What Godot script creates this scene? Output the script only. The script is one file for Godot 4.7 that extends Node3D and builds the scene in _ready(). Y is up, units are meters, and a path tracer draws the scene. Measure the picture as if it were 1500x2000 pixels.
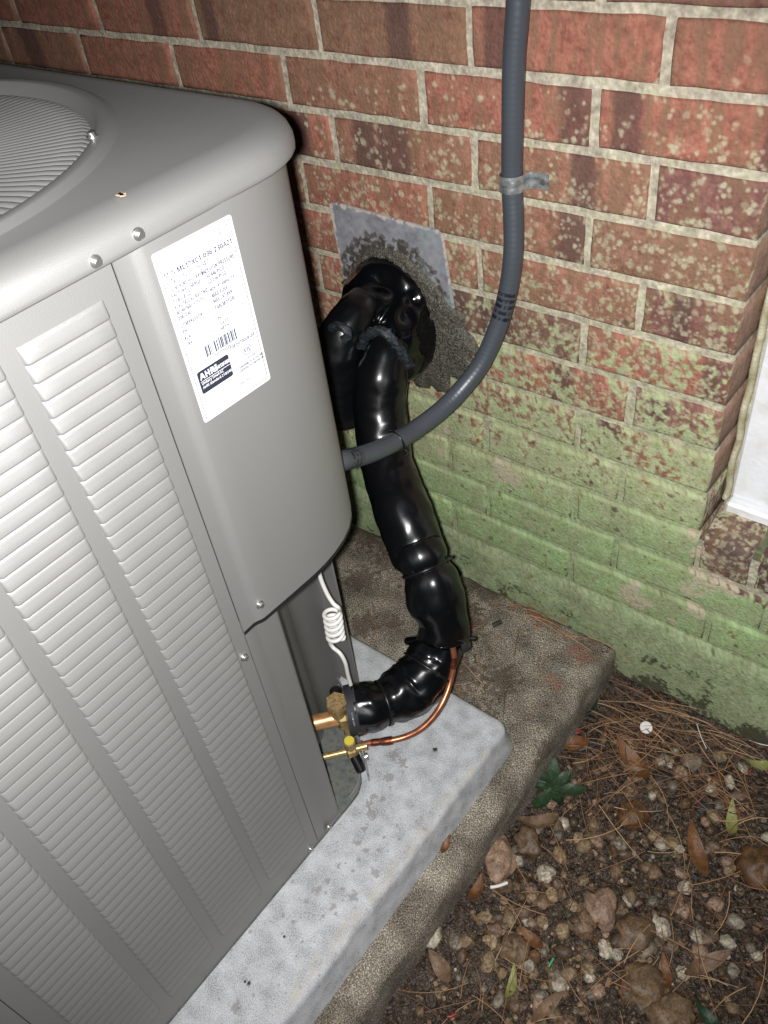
extends Node3D
# A brick house corner at night, lit by the flash of the phone that took the picture.
# World: the brick wall's face is z = 0, x runs along it, y = 0 is the soil, units are metres.

const CAM := Vector3(0.6478, 1.3369, 0.9316)
const CAM_TURN := Vector3(-42.402, 44.384, -8.8146)   # pitch, yaw, roll in degrees
const FOCAL := 1633.5                                  # pixels of the 1500 x 2000 photograph
const UP := 1.10                                       # height of the wall joint that measurements count from
const COURSE := 0.0762
const UNIT := 0.2512
const WALL_END := 0.381
const IMG_X0 := -1.20
const IMG_Y1 := 1.32
const IMG_W := 1880
const IMG_H := 1320

var rng := RandomNumberGenerator.new()
var look: Basis
var M := {}
var used := {}

# ---------------------------------------------------------------- helpers
func pix(u: float, v: float, axis: int, value: float) -> Vector3:
	# where the sight line of a photograph pixel meets the plane axis = value
	var d := look * Vector3((u - 750.0) / FOCAL, -(v - 1000.0) / FOCAL, -1.0)
	var t := (value - CAM[axis]) / d[axis]
	return CAM + d * t

func px_size(p: Vector3, n: float) -> float:
	return n / FOCAL * absf((look.inverse() * (p - CAM)).z)

func new_st() -> SurfaceTool:
	var st := SurfaceTool.new()
	st.begin(Mesh.PRIMITIVE_TRIANGLES)
	return st

func numbered(called: String) -> String:
	if not used.has(called):
		used[called] = 0
		return called
	used[called] += 1
	return "%s_%03d" % [called, used[called]]

func put(called: String, mesh: Mesh, m: Material, parent: Node) -> MeshInstance3D:
	var o := MeshInstance3D.new()
	o.name = numbered(called) if parent == self else called
	o.mesh = mesh
	o.material_override = m
	parent.add_child(o, true)
	return o

func done(st: SurfaceTool, called: String, m: Material, parent: Node) -> MeshInstance3D:
	st.generate_normals()
	return put(called, st.commit(), m, parent)

func thing(called: String, label: String, category: String, at := Vector3.ZERO, group := "") -> Node3D:
	var o := Node3D.new()
	o.name = numbered(called)
	add_child(o)
	o.position = at
	tag(o, label, category, group)
	return o

func tag(o: Node, label: String, category: String, group := "") -> void:
	o.set_meta("label", label)
	o.set_meta("category", category)
	if group != "":
		o.set_meta("group", group)

func quad(st: SurfaceTool, a: Vector3, b: Vector3, c: Vector3, d: Vector3) -> void:
	# corners counter-clockwise as seen from outside
	for p in [a, c, b, a, d, c]:
		st.add_vertex(p)

func tri(st: SurfaceTool, a: Vector3, b: Vector3, c: Vector3) -> void:
	for p in [a, c, b]:
		st.add_vertex(p)

func box(st: SurfaceTool, c: Vector3, s: Vector3, bevel := 0.001, turn := Basis()) -> void:
	st.set_smooth_group(-1)
	var h := s / 2.0
	var b := minf(bevel, minf(h.x, minf(h.y, h.z)) * 0.9)
	var P := func(sx: int, sy: int, sz: int, axis: int) -> Vector3:
		var q := Vector3(sx * (h.x - b), sy * (h.y - b), sz * (h.z - b))
		q[axis] = [sx, sy, sz][axis] * h[axis]
		return c + turn * q
	for axis in 3:
		for s1 in [-1, 1]:
			var i := (axis + 1) % 3
			var j := (axis + 2) % 3
			var cs := []
			for k in [[-1, -1], [1, -1], [1, 1], [-1, 1]]:
				var g := [0, 0, 0]
				g[axis] = s1
				g[i] = k[0]
				g[j] = k[1]
				cs.append(P.call(g[0], g[1], g[2], axis))
			if s1 > 0:
				quad(st, cs[0], cs[1], cs[2], cs[3])
			else:
				quad(st, cs[3], cs[2], cs[1], cs[0])
			# bevel between this face (axis, s1) and the face (i, s2)
			for s2 in [-1, 1]:
				var g0 := [0, 0, 0]
				g0[axis] = s1
				g0[i] = s2
				g0[j] = -1
				var g1 := g0.duplicate()
				g1[j] = 1
				var a: Vector3 = P.call(g0[0], g0[1], g0[2], axis)
				var b1: Vector3 = P.call(g0[0], g0[1], g0[2], i)
				var c1: Vector3 = P.call(g1[0], g1[1], g1[2], i)
				var d1: Vector3 = P.call(g1[0], g1[1], g1[2], axis)
				if s1 * s2 > 0:
					quad(st, a, b1, c1, d1)
				else:
					quad(st, d1, c1, b1, a)
	for sx in [-1, 1]:
		for sy in [-1, 1]:
			for sz in [-1, 1]:
				var a: Vector3 = P.call(sx, sy, sz, 0)
				var b2: Vector3 = P.call(sx, sy, sz, 1)
				var c2: Vector3 = P.call(sx, sy, sz, 2)
				if sx * sy * sz > 0:
					tri(st, a, b2, c2)
				else:
					tri(st, a, c2, b2)

func lattice(st: SurfaceTool, rows: Array, closed := false, flip := false, uvs: Array = [], cols: Array = []) -> void:
	for i in rows.size() - 1:
		var n: int = rows[i].size()
		for j in (n if closed else n - 1):
			var k := (j + 1) % n
			var q := [[i, j], [i, k], [i + 1, k], [i, j], [i + 1, k], [i + 1, j]]
			if flip:
				q = [[i, j], [i + 1, k], [i, k], [i, j], [i + 1, j], [i + 1, k]]
			for e in q:
				if uvs.size() > 0:
					st.set_uv(uvs[e[0]][e[1]])
				if cols.size() > 0:
					st.set_color(cols[e[0]][e[1]])
				st.add_vertex(rows[e[0]][e[1]])

func smooth_path(pts: Array, step: float, extra: Array = []) -> Array:
	# Catmull-Rom through pts, resampled; extra holds one number per point, carried along
	var out := []
	for i in pts.size() - 1:
		var p0: Vector3 = pts[maxi(i - 1, 0)]
		var p1: Vector3 = pts[i]
		var p2: Vector3 = pts[i + 1]
		var p3: Vector3 = pts[mini(i + 2, pts.size() - 1)]
		var n := maxi(1, int(p1.distance_to(p2) / step))
		for k in n:
			var t := float(k) / n
			var p := 0.5 * ((2.0 * p1) + (p2 - p0) * t + (2.0 * p0 - 5.0 * p1 + 4.0 * p2 - p3) * t * t + (3.0 * p1 - p0 - 3.0 * p2 + p3) * t * t * t)
			out.append([p, lerpf(extra[i], extra[i + 1], t * t * (3.0 - 2.0 * t)) if extra.size() > 0 else 0.0])
	out.append([pts[-1], extra[-1] if extra.size() > 0 else 0.0])
	return out

func frames(path: Array) -> Array:
	var out := []
	var side := Vector3.ZERO
	for i in path.size():
		var a: Vector3 = path[maxi(i - 1, 0)][0]
		var b: Vector3 = path[mini(i + 1, path.size() - 1)][0]
		var t := (b - a).normalized()
		if side == Vector3.ZERO:
			side = t.cross(Vector3(0.31, 0.2, 0.93)).normalized()
		side = (side - t * side.dot(t)).normalized()
		out.append([path[i][0], t, side, t.cross(side)])
	return out

func tube(st: SurfaceTool, path: Array, sides: int, radius: Callable, capped := true, color = null) -> void:
	# radius(i, angle, base) gives the radius of ring i
	var fr := frames(path)
	var rows := []
	var cols := []
	for i in fr.size():
		var row := PackedVector3Array()
		var crow := []
		for j in sides:
			var a := TAU * j / sides
			var r: float = radius.call(i, a, path[i][1])
			row.append(fr[i][0] + (fr[i][2] * cos(a) + fr[i][3] * sin(a)) * r)
			if color != null:
				crow.append(color.call(i, a))
		rows.append(row)
		cols.append(crow)
	st.set_smooth_group(0)
	lattice(st, rows, true, true, [], cols if color != null else [])
	if capped:
		st.set_smooth_group(-1)
		for e in [0, fr.size() - 1]:
			for j in sides:
				var k := (j + 1) % sides
				if color != null:
					st.set_color(cols[e][j])
				if e == 0:
					tri(st, fr[e][0], rows[e][j], rows[e][k])
				else:
					tri(st, fr[e][0], rows[e][k], rows[e][j])

func plain_tube(st: SurfaceTool, pts: Array, r: float, sides := 10, step := 0.006) -> void:
	tube(st, smooth_path(pts, step), sides, func(_i, _a, _b): return r)

func lathe(st: SurfaceTool, profile: Array, segs: int, xf: Transform3D, hard := true) -> void:
	# profile of (radius, height) from bottom to top round the local y axis
	for i in profile.size() - 1:
		if hard:
			st.set_smooth_group(100 + i)
		else:
			st.set_smooth_group(1)
		var rows := []
		for e in [profile[i], profile[i + 1]]:
			var row := PackedVector3Array()
			for j in segs:
				var a := TAU * j / segs
				row.append(xf * Vector3(cos(a) * e[0], e[1], sin(a) * e[0]))
			rows.append(row)
		lattice(st, rows, true, false)

func prism(st: SurfaceTool, poly: PackedVector2Array, lo: float, hi: float) -> void:
	# a plan outline (x, z) pulled up from y = lo to y = hi
	var area := 0.0
	for i in poly.size():
		area += poly[i].cross(poly[(i + 1) % poly.size()])
	if area > 0:
		poly.reverse()
	st.set_smooth_group(-1)
	var idx := Geometry2D.triangulate_polygon(poly)
	for i in range(0, idx.size(), 3):
		var q := [poly[idx[i]], poly[idx[i + 1]], poly[idx[i + 2]]]
		if (q[1] - q[0]).cross(q[2] - q[0]) > 0:
			q = [q[0], q[2], q[1]]
		tri(st, Vector3(q[0].x, hi, q[0].y), Vector3(q[1].x, hi, q[1].y), Vector3(q[2].x, hi, q[2].y))
		tri(st, Vector3(q[0].x, lo, q[0].y), Vector3(q[2].x, lo, q[2].y), Vector3(q[1].x, lo, q[1].y))
	for i in poly.size():
		var a := poly[i]
		var b := poly[(i + 1) % poly.size()]
		quad(st, Vector3(a.x, lo, a.y), Vector3(b.x, lo, b.y), Vector3(b.x, hi, b.y), Vector3(a.x, hi, a.y))

func facing(n: Vector3) -> Basis:
	# a basis whose y axis points along n
	var y := n.normalized()
	var x := y.cross(Vector3(0.12, 0.3, 0.95)).normalized()
	return Basis(x, y, x.cross(y))

func noise(noise_seed: int, freq: float, octaves := 4, kind := FastNoiseLite.TYPE_SIMPLEX_SMOOTH) -> FastNoiseLite:
	var n := FastNoiseLite.new()
	n.seed = noise_seed
	n.frequency = freq
	n.noise_type = kind
	n.fractal_octaves = octaves
	n.fractal_type = FastNoiseLite.FRACTAL_FBM if octaves > 1 else FastNoiseLite.FRACTAL_NONE
	return n

func noise_tex(noise_seed: int, freq: float, size := 512, octaves := 5, ramp := [], as_normal := 0.0) -> Texture2D:
	var im := noise(noise_seed, freq, octaves).get_seamless_image(size, size)
	if as_normal > 0.0:
		im.convert(Image.FORMAT_RGBA8)
		im.bump_map_to_normal_map(as_normal)
		return ImageTexture.create_from_image(im)
	if ramp.size() > 0:
		var lut := []
		for i in 256:
			var t := i / 255.0 * (ramp.size() - 1)
			var k := mini(int(t), ramp.size() - 2)
			lut.append((ramp[k] as Color).lerp(ramp[k + 1], t - k))
		var src := im.get_data()
		var out := PackedByteArray()
		out.resize(src.size() * 3)
		for i in src.size():
			var c: Color = lut[src[i]]
			out[i * 3] = int(c.r * 255.0)
			out[i * 3 + 1] = int(c.g * 255.0)
			out[i * 3 + 2] = int(c.b * 255.0)
		im = Image.create_from_data(size, size, false, Image.FORMAT_RGB8, out)
	return ImageTexture.create_from_image(im)

func c8(r: int, g: int, b: int) -> Color:
	return Color(r / 255.0, g / 255.0, b / 255.0)

func mat(color: Color, rough := 0.6, metal := 0.0) -> StandardMaterial3D:
	var m := StandardMaterial3D.new()
	m.albedo_color = color
	m.roughness = rough
	m.metallic = metal
	return m

func grainy(m: StandardMaterial3D, tex: Texture2D, scale: float, world := true) -> StandardMaterial3D:
	m.albedo_texture = tex
	m.uv1_triplanar = true
	m.uv1_world_triplanar = world
	m.uv1_scale = Vector3.ONE * scale
	return m

func relief(m: StandardMaterial3D, tex: Texture2D, strength: float) -> StandardMaterial3D:
	m.normal_enabled = true
	m.normal_texture = tex
	m.normal_scale = strength
	return m

# ---------------------------------------------------------------- the start
func _ready() -> void:
	rng.seed = 20240611
	look = Basis.from_euler(Vector3(deg_to_rad(CAM_TURN.x), deg_to_rad(CAM_TURN.y), deg_to_rad(CAM_TURN.z)), EULER_ORDER_YXZ)
	var cam := Camera3D.new()
	cam.name = "camera"
	add_child(cam)
	cam.transform = Transform3D(look, CAM)
	cam.fov = rad_to_deg(2.0 * atan(1000.0 / FOCAL))
	cam.near = 0.02
	cam.far = 200.0
	cam.current = true

	var sky_mat := ProceduralSkyMaterial.new()
	sky_mat.sky_top_color = Color(0.05, 0.06, 0.09)
	sky_mat.sky_horizon_color = Color(0.10, 0.10, 0.12)
	sky_mat.ground_bottom_color = Color(0.03, 0.03, 0.03)
	sky_mat.ground_horizon_color = Color(0.08, 0.08, 0.09)
	var sky := Sky.new()
	sky.sky_material = sky_mat
	var env := Environment.new()
	env.background_mode = Environment.BG_SKY
	env.sky = sky
	env.background_energy_multiplier = 0.9
	env.tonemap_mode = Environment.TONE_MAPPER_LINEAR
	env.tonemap_exposure = 1.0
	env.sdfgi_enabled = true
	env.ssao_enabled = true
	env.ssil_enabled = true
	var we := WorldEnvironment.new()
	we.name = "environment"
	we.environment = env
	add_child(we)

	var moon := DirectionalLight3D.new()
	moon.name = "moonlight"
	moon.light_energy = 0.004
	moon.light_color = Color(0.75, 0.82, 1.0)
	moon.light_angular_distance = 2.0
	moon.rotation_degrees = Vector3(-55, 35, 0)
	moon.shadow_enabled = true
	add_child(moon)

	# the phone's flash, 2 cm beside the lens: its shadows hug the right-hand edges of things
	var flash := SpotLight3D.new()
	flash.name = "phone_flash"
	flash.light_energy = 2.4
	flash.light_color = Color(1.0, 0.998, 0.995)
	flash.light_size = 0.01
	flash.spot_angle = 51.0
	flash.spot_angle_attenuation = 0.8
	flash.spot_range = 12.0
	flash.spot_attenuation = 2.0
	flash.shadow_enabled = true
	add_child(flash)
	flash.transform = Transform3D(look, CAM + look * Vector3(-0.023, -0.005, 0.0))

	make_materials()
	build_ground()
	build_slab_and_pad()
	build_wall()
	build_window()
	build_unit()
	build_valves()
	build_lines()
	build_stones()
	build_litter()

# ---------------------------------------------------------------- materials
func make_materials() -> void:
	var fine := noise_tex(11, 0.06, 512, 4, [], 6.0)
	var coarse := noise_tex(12, 0.02, 512, 5, [], 8.0)
	M.fine = fine
	M.coarse = coarse
	var paint := mat(c8(140, 139, 137), 0.54)
	paint.metallic = 0.52
	paint.metallic_specular = 0.5
	var flake := noise_tex(13, 0.35, 512, 2, [], 3.0)
	paint.uv1_triplanar = true
	paint.uv1_world_triplanar = true
	paint.uv1_scale = Vector3.ONE * 5.0
	relief(paint, flake, 0.16)
	M.paint = paint
	var pan := mat(c8(255, 255, 255), 0.55)
	grainy(pan, noise_tex(14, 0.02, 512, 5, [c8(58, 62, 62), c8(84, 88, 86), c8(100, 100, 94), c8(70, 70, 62)]), 5.0)
	M.pan = pan
	M.zinc = mat(c8(190, 190, 186), 0.28, 0.9)
	M.rubber = mat(c8(20, 20, 21), 0.6)  # black of the strip that imitates shade below the corner cover
	var foam := mat(c8(9, 10, 12), 0.26)
	foam.metallic_specular = 0.5
	foam.uv1_triplanar = true
	foam.uv1_world_triplanar = true
	foam.uv1_scale = Vector3.ONE * 4.0
	relief(foam, coarse, 0.02)
	M.foam = foam
	var wet := mat(c8(7, 8, 10), 0.15)
	wet.metallic_specular = 0.45
	M.wet = wet
	M.torn = relief(grainy(mat(c8(255, 255, 255), 0.5), noise_tex(15, 0.05, 256, 4, [c8(10, 12, 14), c8(30, 36, 40), c8(62, 69, 73)]), 14.0), M.fine, 1.5)
	var copper := mat(c8(255, 255, 255), 0.34, 0.7)
	grainy(copper, noise_tex(16, 0.02, 256, 4, [c8(96, 60, 44), c8(164, 104, 76), c8(190, 126, 94)]), 9.0)
	M.copper = copper
	M.pale_copper = grainy(mat(c8(255, 255, 255), 0.36, 0.6), noise_tex(23, 0.02, 256, 4, [c8(150, 96, 62), c8(196, 150, 104), c8(206, 168, 122)]), 9.0)
	M.burnt = grainy(mat(c8(255, 255, 255), 0.42, 0.8), noise_tex(17, 0.05, 256, 4, [c8(40, 26, 24), c8(110, 60, 44), c8(180, 100, 70)]), 16.0)
	M.brass = grainy(mat(c8(255, 255, 255), 0.34, 0.55), noise_tex(18, 0.03, 256, 4, [c8(112, 94, 56), c8(166, 144, 96), c8(186, 166, 118)]), 12.0)
	M.old_brass = grainy(mat(c8(255, 255, 255), 0.45, 0.25), noise_tex(19, 0.04, 256, 4, [c8(92, 78, 52), c8(146, 122, 84), c8(166, 142, 100)]), 14.0)
	M.white_plastic = mat(c8(206, 204, 200), 0.45)
	M.black_plastic = mat(c8(16, 16, 17), 0.35)
	var conduit := mat(Color.WHITE, 0.38)
	conduit.vertex_color_use_as_albedo = true
	M.conduit = conduit
	M.galvanised = relief(grainy(mat(Color.WHITE, 0.36, 0.7), noise_tex(20, 0.03, 256, 4, [c8(110, 116, 120), c8(168, 172, 172), c8(200, 202, 200)]), 10.0), M.coarse, 0.4)
	M.label_paper = mat(c8(196, 196, 196), 0.55)
	M.ink = mat(c8(40, 42, 72), 0.7)
	M.badge = mat(c8(34, 36, 50), 0.6)
	M.vinyl = relief(grainy(mat(Color.WHITE, 0.4), noise_tex(21, 0.012, 512, 6, [c8(196, 196, 186), c8(218, 219, 221), c8(224, 226, 229), c8(226, 228, 232)]), 2.2), M.fine, 0.1)
	M.caulk = relief(grainy(mat(Color.WHITE, 0.75), noise_tex(22, 0.02, 256, 4, [c8(120, 114, 82), c8(166, 160, 130), c8(200, 196, 178)]), 6.0), M.fine, 0.6)
	M.glass = mat(c8(20, 24, 28), 0.05)

# ---------------------------------------------------------------- textures of the wall
func hash01(a: int, b: int, c := 0) -> float:
	var h := (a * 374761393 + b * 668265263 + c * 2147483629) & 0x7fffffff
	h = ((h ^ (h >> 13)) * 1274126177) & 0x7fffffff
	return float(h ^ (h >> 16) & 0x7fffffff) / float(0x7fffffff)

func row_shift(k: int) -> float:
	return 0.0 if posmod(k, 2) == 0 else -0.0801

func stamp(mask: PackedByteArray, cx: float, cy: float, r: float, strength: float, wob: PackedByteArray) -> void:
	var x0 := maxi(0, int(cx - r - 1))
	var x1 := mini(IMG_W - 1, int(cx + r + 1))
	var y0 := maxi(0, int(cy - r - 1))
	var y1 := mini(IMG_H - 1, int(cy + r + 1))
	for y in range(y0, y1 + 1):
		for x in range(x0, x1 + 1):
			var i := y * IMG_W + x
			var rr := r * (0.55 + wob[i] / 255.0 * 0.9)
			var d := Vector2(x - cx, y - cy).length()
			var a := clampf((rr - d) / 2.6 + 0.35, 0.0, 1.0) * strength
			if a > 0.0:
				mask[i] = maxi(mask[i], int(a * 255.0))

func green_amount(x: float, y: float) -> float:
	# how far down the damp the wall is here, 0 dry to 1 fully grown over (y counts down from the top joint)
	if x > WALL_END + 0.004 and y > -0.625:
		return 0.0
	if x > WALL_END + 0.004 and y > -0.775:
		return 0.52
	var d := -y + 0.13 * clampf(x - 0.05, -0.5, 0.4)
	if x < -0.28:
		d -= 0.35 * minf(1.0, (-0.28 - x) / 0.25)
	return clampf((d - 0.06) / 0.72, 0.0, 1.0)

func wall_images() -> Array:
	var n := IMG_W * IMG_H
	var patch := noise(31, 0.011, 5).get_image(IMG_W, IMG_H).get_data()
	var fine := noise(32, 0.09, 3).get_image(IMG_W, IMG_H).get_data()
	var mid := noise(33, 0.03, 4).get_image(IMG_W, IMG_H).get_data()
	var streak_noise := noise(34, 0.02, 4)
	var streak := PackedByteArray()
	streak.resize(n)
	var low := noise(35, 0.05, 4).get_image(IMG_W, IMG_H / 6 + 1).get_data()
	for y in IMG_H:
		for x in IMG_W:
			streak[y * IMG_W + x] = low[(y / 6) * IMG_W + x]
	var lace := noise(38, 0.055, 4).get_image(IMG_W, IMG_H).get_data()
	var spots := PackedByteArray()
	spots.resize(n)
	var wob := noise(36, 0.12, 2).get_image(IMG_W, IMG_H).get_data()
	var cluster := noise(37, 0.02, 3)
	for k in 46000:
		var px := rng.randf() * IMG_W
		var py := rng.randf() * IMG_H
		var g := green_amount(IMG_X0 + px * 0.001, IMG_Y1 - UP - py * 0.001)
		var cl := cluster.get_noise_2d(px, py)
		if rng.randf() < clampf(g * 2.8 + cl * 2.8 * minf(g * 3.0, 1.0), 0.0, 1.0):
			stamp(spots, px, py, rng.randf_range(1.7, 4.8) * (0.6 + 0.6 * rng.randf()), rng.randf_range(0.4, 0.95), wob)
	for k in 260:  # bits of lime and grit on the dry courses
		stamp(spots, rng.randf() * IMG_W, rng.randf() * 700, rng.randf_range(0.8, 1.6), 0.6, wob)
	var flecks := PackedByteArray()
	flecks.resize(n)
	for k in 4200:
		var px := rng.randf() * IMG_W
		var py := rng.randf_range(0.0, IMG_H)
		var g := green_amount(IMG_X0 + px * 0.001, IMG_Y1 - UP - py * 0.001)
		if rng.randf() < 0.25 + g:
			stamp(flecks, px, py, rng.randf_range(0.8, 2.6) * (2.2 if rng.randf() < 0.06 else 1.0), rng.randf_range(0.25, 0.9), wob)
	var scale_patch := PackedByteArray()   # pale peeled crusts
	scale_patch.resize(n)
	for a in [[990, 925, 30], [1240, 1165, 34], [1385, 1135, 30], [1350, 1150, 22], [1362, 1050, 17], [1366, 1085, 18], [1360, 1195, 17], [1420, 1150, 20], [1310, 1212, 9], [1325, 870, 13], [1205, 1290, 6], [860, 880, 12], [870, 840, 9]]:
		var p := pix(a[0], a[1], 2, 0.0)
		for j in 26:
			var off := Vector2.from_angle(rng.randf() * TAU) * sqrt(rng.randf()) * px_size(p, a[2]) * 1000.0
			stamp(scale_patch, (p.x - IMG_X0) * 1000.0 + off.x, (IMG_Y1 - p.y) * 1000.0 + off.y * 0.8, px_size(p, a[2]) * 330.0, 0.95, wob)

	var brick := PackedByteArray()
	brick.resize(n * 3)
	var mortar := PackedByteArray()
	mortar.resize(n * 3)
	var last_cell := -99999
	var tone := Color()
	var dark_at := [0.0, 0.0, 0.0, 0.0]
	var dull := 0.0
	for y in IMG_H:
		var wy := IMG_Y1 - UP - y * 0.001
		var k := int(floor(-wy / COURSE))
		for x in IMG_W:
			var i := y * IMG_W + x
			var wx := IMG_X0 + x * 0.001
			if wx < -0.36 and wy < -0.22 and x % 3 > 0:   # coarser grain is enough behind the unit
				for q in 3:
					brick[i * 3 + q] = brick[i * 3 - 3 + q]
					mortar[i * 3 + q] = mortar[i * 3 - 3 + q]
				continue
			var col := int(floor((wx - row_shift(k)) / UNIT))
			if wx > WALL_END:
				col += 50
			var cell := k * 1000 + col
			if cell != last_cell:
				last_cell = cell
				var h := hash01(k, col, 3)
				if h < 0.42:
					tone = c8(150, 98, 82)
				elif h < 0.62:
					tone = c8(140, 100, 82)
				elif h < 0.80:
					tone = c8(128, 96, 78)
				elif h < 0.9:
					tone = c8(124, 88, 80)
				else:
					tone = c8(156, 98, 83)
				dull = 0.0
				if (k == 2 and col == 1) or (k == 4 and col == 1):
					tone = c8(112, 78, 72)
				if wx > WALL_END and wy > -0.625:
					tone = c8(126, 102, 88)
				elif wx > WALL_END and wy > -0.775:
					tone = c8(92, 76, 70)
				if k == 5 and col == 0:
					tone = c8(104, 80, 70)
				dark_at = [0.0, 0.0, 0.0, 0.0] if wx > WALL_END and wy > -0.625 else [hash01(k, col, 7), hash01(k, col, 8), hash01(k, col, 9), hash01(k, col, 10)]
			var f := fine[i] / 255.0 - 0.5
			var m := mid[i] / 255.0
			var s := streak[i] / 255.0
			var fx: float = (wx - row_shift(k)) / UNIT - floorf((wx - row_shift(k)) / UNIT)
			var pit := clampf(-f * 0.9 - (m - 0.5) * 0.9, 0.0, 0.7)
			var dust := clampf(f * 0.6 + (m - 0.5) * 0.6, 0.0, 0.6)
			var r := lerpf(lerpf(tone.r, 0.36, pit), 0.72, dust)
			var g := lerpf(lerpf(tone.g, 0.22, pit), 0.54, dust)
			var b := lerpf(lerpf(tone.b, 0.19, pit), 0.47, dust)
			# brown burnt skin of the brick, in upright drags
			var brown := clampf((s - 0.40) * 4.0, 0.0, 1.0) * 0.64
			r = lerpf(r, 0.47, brown)
			g = lerpf(g, 0.37, brown)
			b = lerpf(b, 0.29, brown)
			# flashed dark bands
			for q in 2:
				if dark_at[q] > 0.52:
					var d: float = absf(fx - dark_at[q + 2]) / (0.05 + 0.16 * (dark_at[q] - 0.52))
					var a := clampf((1.25 - d) * 2.0 + (m - 0.5) * 1.6, 0.0, 1.0) * 0.55
					r = lerpf(r, 0.27, a)
					g = lerpf(g, 0.205, a)
					b = lerpf(b, 0.20, a)
			var mr := 0.655 + f * 0.24 + (m - 0.5) * 0.18
			var mg := 0.625 + f * 0.24 + (m - 0.5) * 0.18
			var mb := 0.560 + f * 0.22 + (m - 0.5) * 0.16
			# growth
			var ga := green_amount(wx, wy)
			if ga > 0.0:
				var p := patch[i] / 255.0
				var film := clampf((ga * 1.5 - 0.84 - (p - 0.5) * 0.7 + (lace[i] / 255.0 - 0.5) * 1.1) * 3.2, 0.0, 1.0)
				film = minf(film, 0.93)
				var deep := clampf((ga - 0.84) * 3.6 + (p - 0.5) * 1.1, 0.0, 1.0)
				var gr := lerpf(0.635, 0.510, deep) + f * 0.13 + (p - 0.5) * 0.18 + (m - 0.5) * 0.08
				var gg := lerpf(0.680, 0.635, deep) + f * 0.16 + (p - 0.5) * 0.18 + (m - 0.5) * 0.10
				var gb := lerpf(0.505, 0.430, deep) + f * 0.13 + (p - 0.5) * 0.14 + (m - 0.5) * 0.10
				r = lerpf(r, gr, film)
				g = lerpf(g, gg, film)
				b = lerpf(b, gb, film)
				var mf := clampf(film * 0.66 * clampf((ga - 0.45) * 3.0, 0.15, 1.0) + 0.08 * ga, 0.0, 0.9)
				mr = lerpf(mr, gr * 0.93, mf)
				mg = lerpf(mg, gg * 0.93, mf)
				mb = lerpf(mb, gb * 0.93, mf)
				var sp := spots[i] / 255.0 * (1.0 - deep * 0.8)
				var pale := 0.60 + 0.07 * (1.0 - ga)
				r = lerpf(r, pale + 0.02, sp * 0.86)
				g = lerpf(g, pale + 0.02, sp * 0.86)
				b = lerpf(b, pale - 0.09, sp * 0.86)
				mr = lerpf(mr, 0.60, sp * 0.5)
				mg = lerpf(mg, 0.62, sp * 0.5)
				mb = lerpf(mb, 0.46, sp * 0.5)
				var fl := flecks[i] / 255.0 * clampf(ga * 1.6, 0.0, 0.8)
				r = lerpf(r, 0.29, fl)
				g = lerpf(g, 0.25, fl)
				b = lerpf(b, 0.19, fl)
				mr = lerpf(mr, 0.30, fl * 0.8)
				mg = lerpf(mg, 0.27, fl * 0.8)
				mb = lerpf(mb, 0.20, fl * 0.8)
			elif spots[i] > 0:
				var sp2 := spots[i] / 255.0
				r = lerpf(r, 0.66, sp2)
				g = lerpf(g, 0.60, sp2)
				b = lerpf(b, 0.52, sp2)
			if scale_patch[i] > 0:
				var sc := scale_patch[i] / 255.0
				if fine[i] < 105:
					sc *= 0.35
				r = lerpf(r, 0.70, sc)
				g = lerpf(g, 0.655, sc)
				b = lerpf(b, 0.565, sc)
				mr = lerpf(mr, 0.70, sc)
				mg = lerpf(mg, 0.655, sc)
				mb = lerpf(mb, 0.565, sc)
			brick[i * 3] = clampi(int(r * 255.0), 0, 255)
			brick[i * 3 + 1] = clampi(int(g * 255.0), 0, 255)
			brick[i * 3 + 2] = clampi(int(b * 255.0), 0, 255)
			# damp black mould speckle along the foot of the wall
			var foot := (-wy - 1.045) * 11.0 + (patch[i] / 255.0 - 0.5) * 2.4 + f * 1.6
			if foot > 0.0:
				var fo := clampf(foot * 1.4, 0.0, 0.85)
				mr = lerpf(mr, 0.25, fo)
				mg = lerpf(mg, 0.24, fo)
				mb = lerpf(mb, 0.19, fo)
			mortar[i * 3] = clampi(int(mr * 255.0), 0, 255)
			mortar[i * 3 + 1] = clampi(int(mg * 255.0), 0, 255)
			mortar[i * 3 + 2] = clampi(int(mb * 255.0), 0, 255)
	return [Image.create_from_data(IMG_W, IMG_H, false, Image.FORMAT_RGB8, brick), Image.create_from_data(IMG_W, IMG_H, false, Image.FORMAT_RGB8, mortar)]

func wall_uv(p: Vector3) -> Vector2:
	return Vector2((p.x - p.z * 0.9 - IMG_X0) * 1000.0 / IMG_W, (IMG_Y1 - p.y - p.z * 0.45) * 1000.0 / IMG_H)

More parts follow.
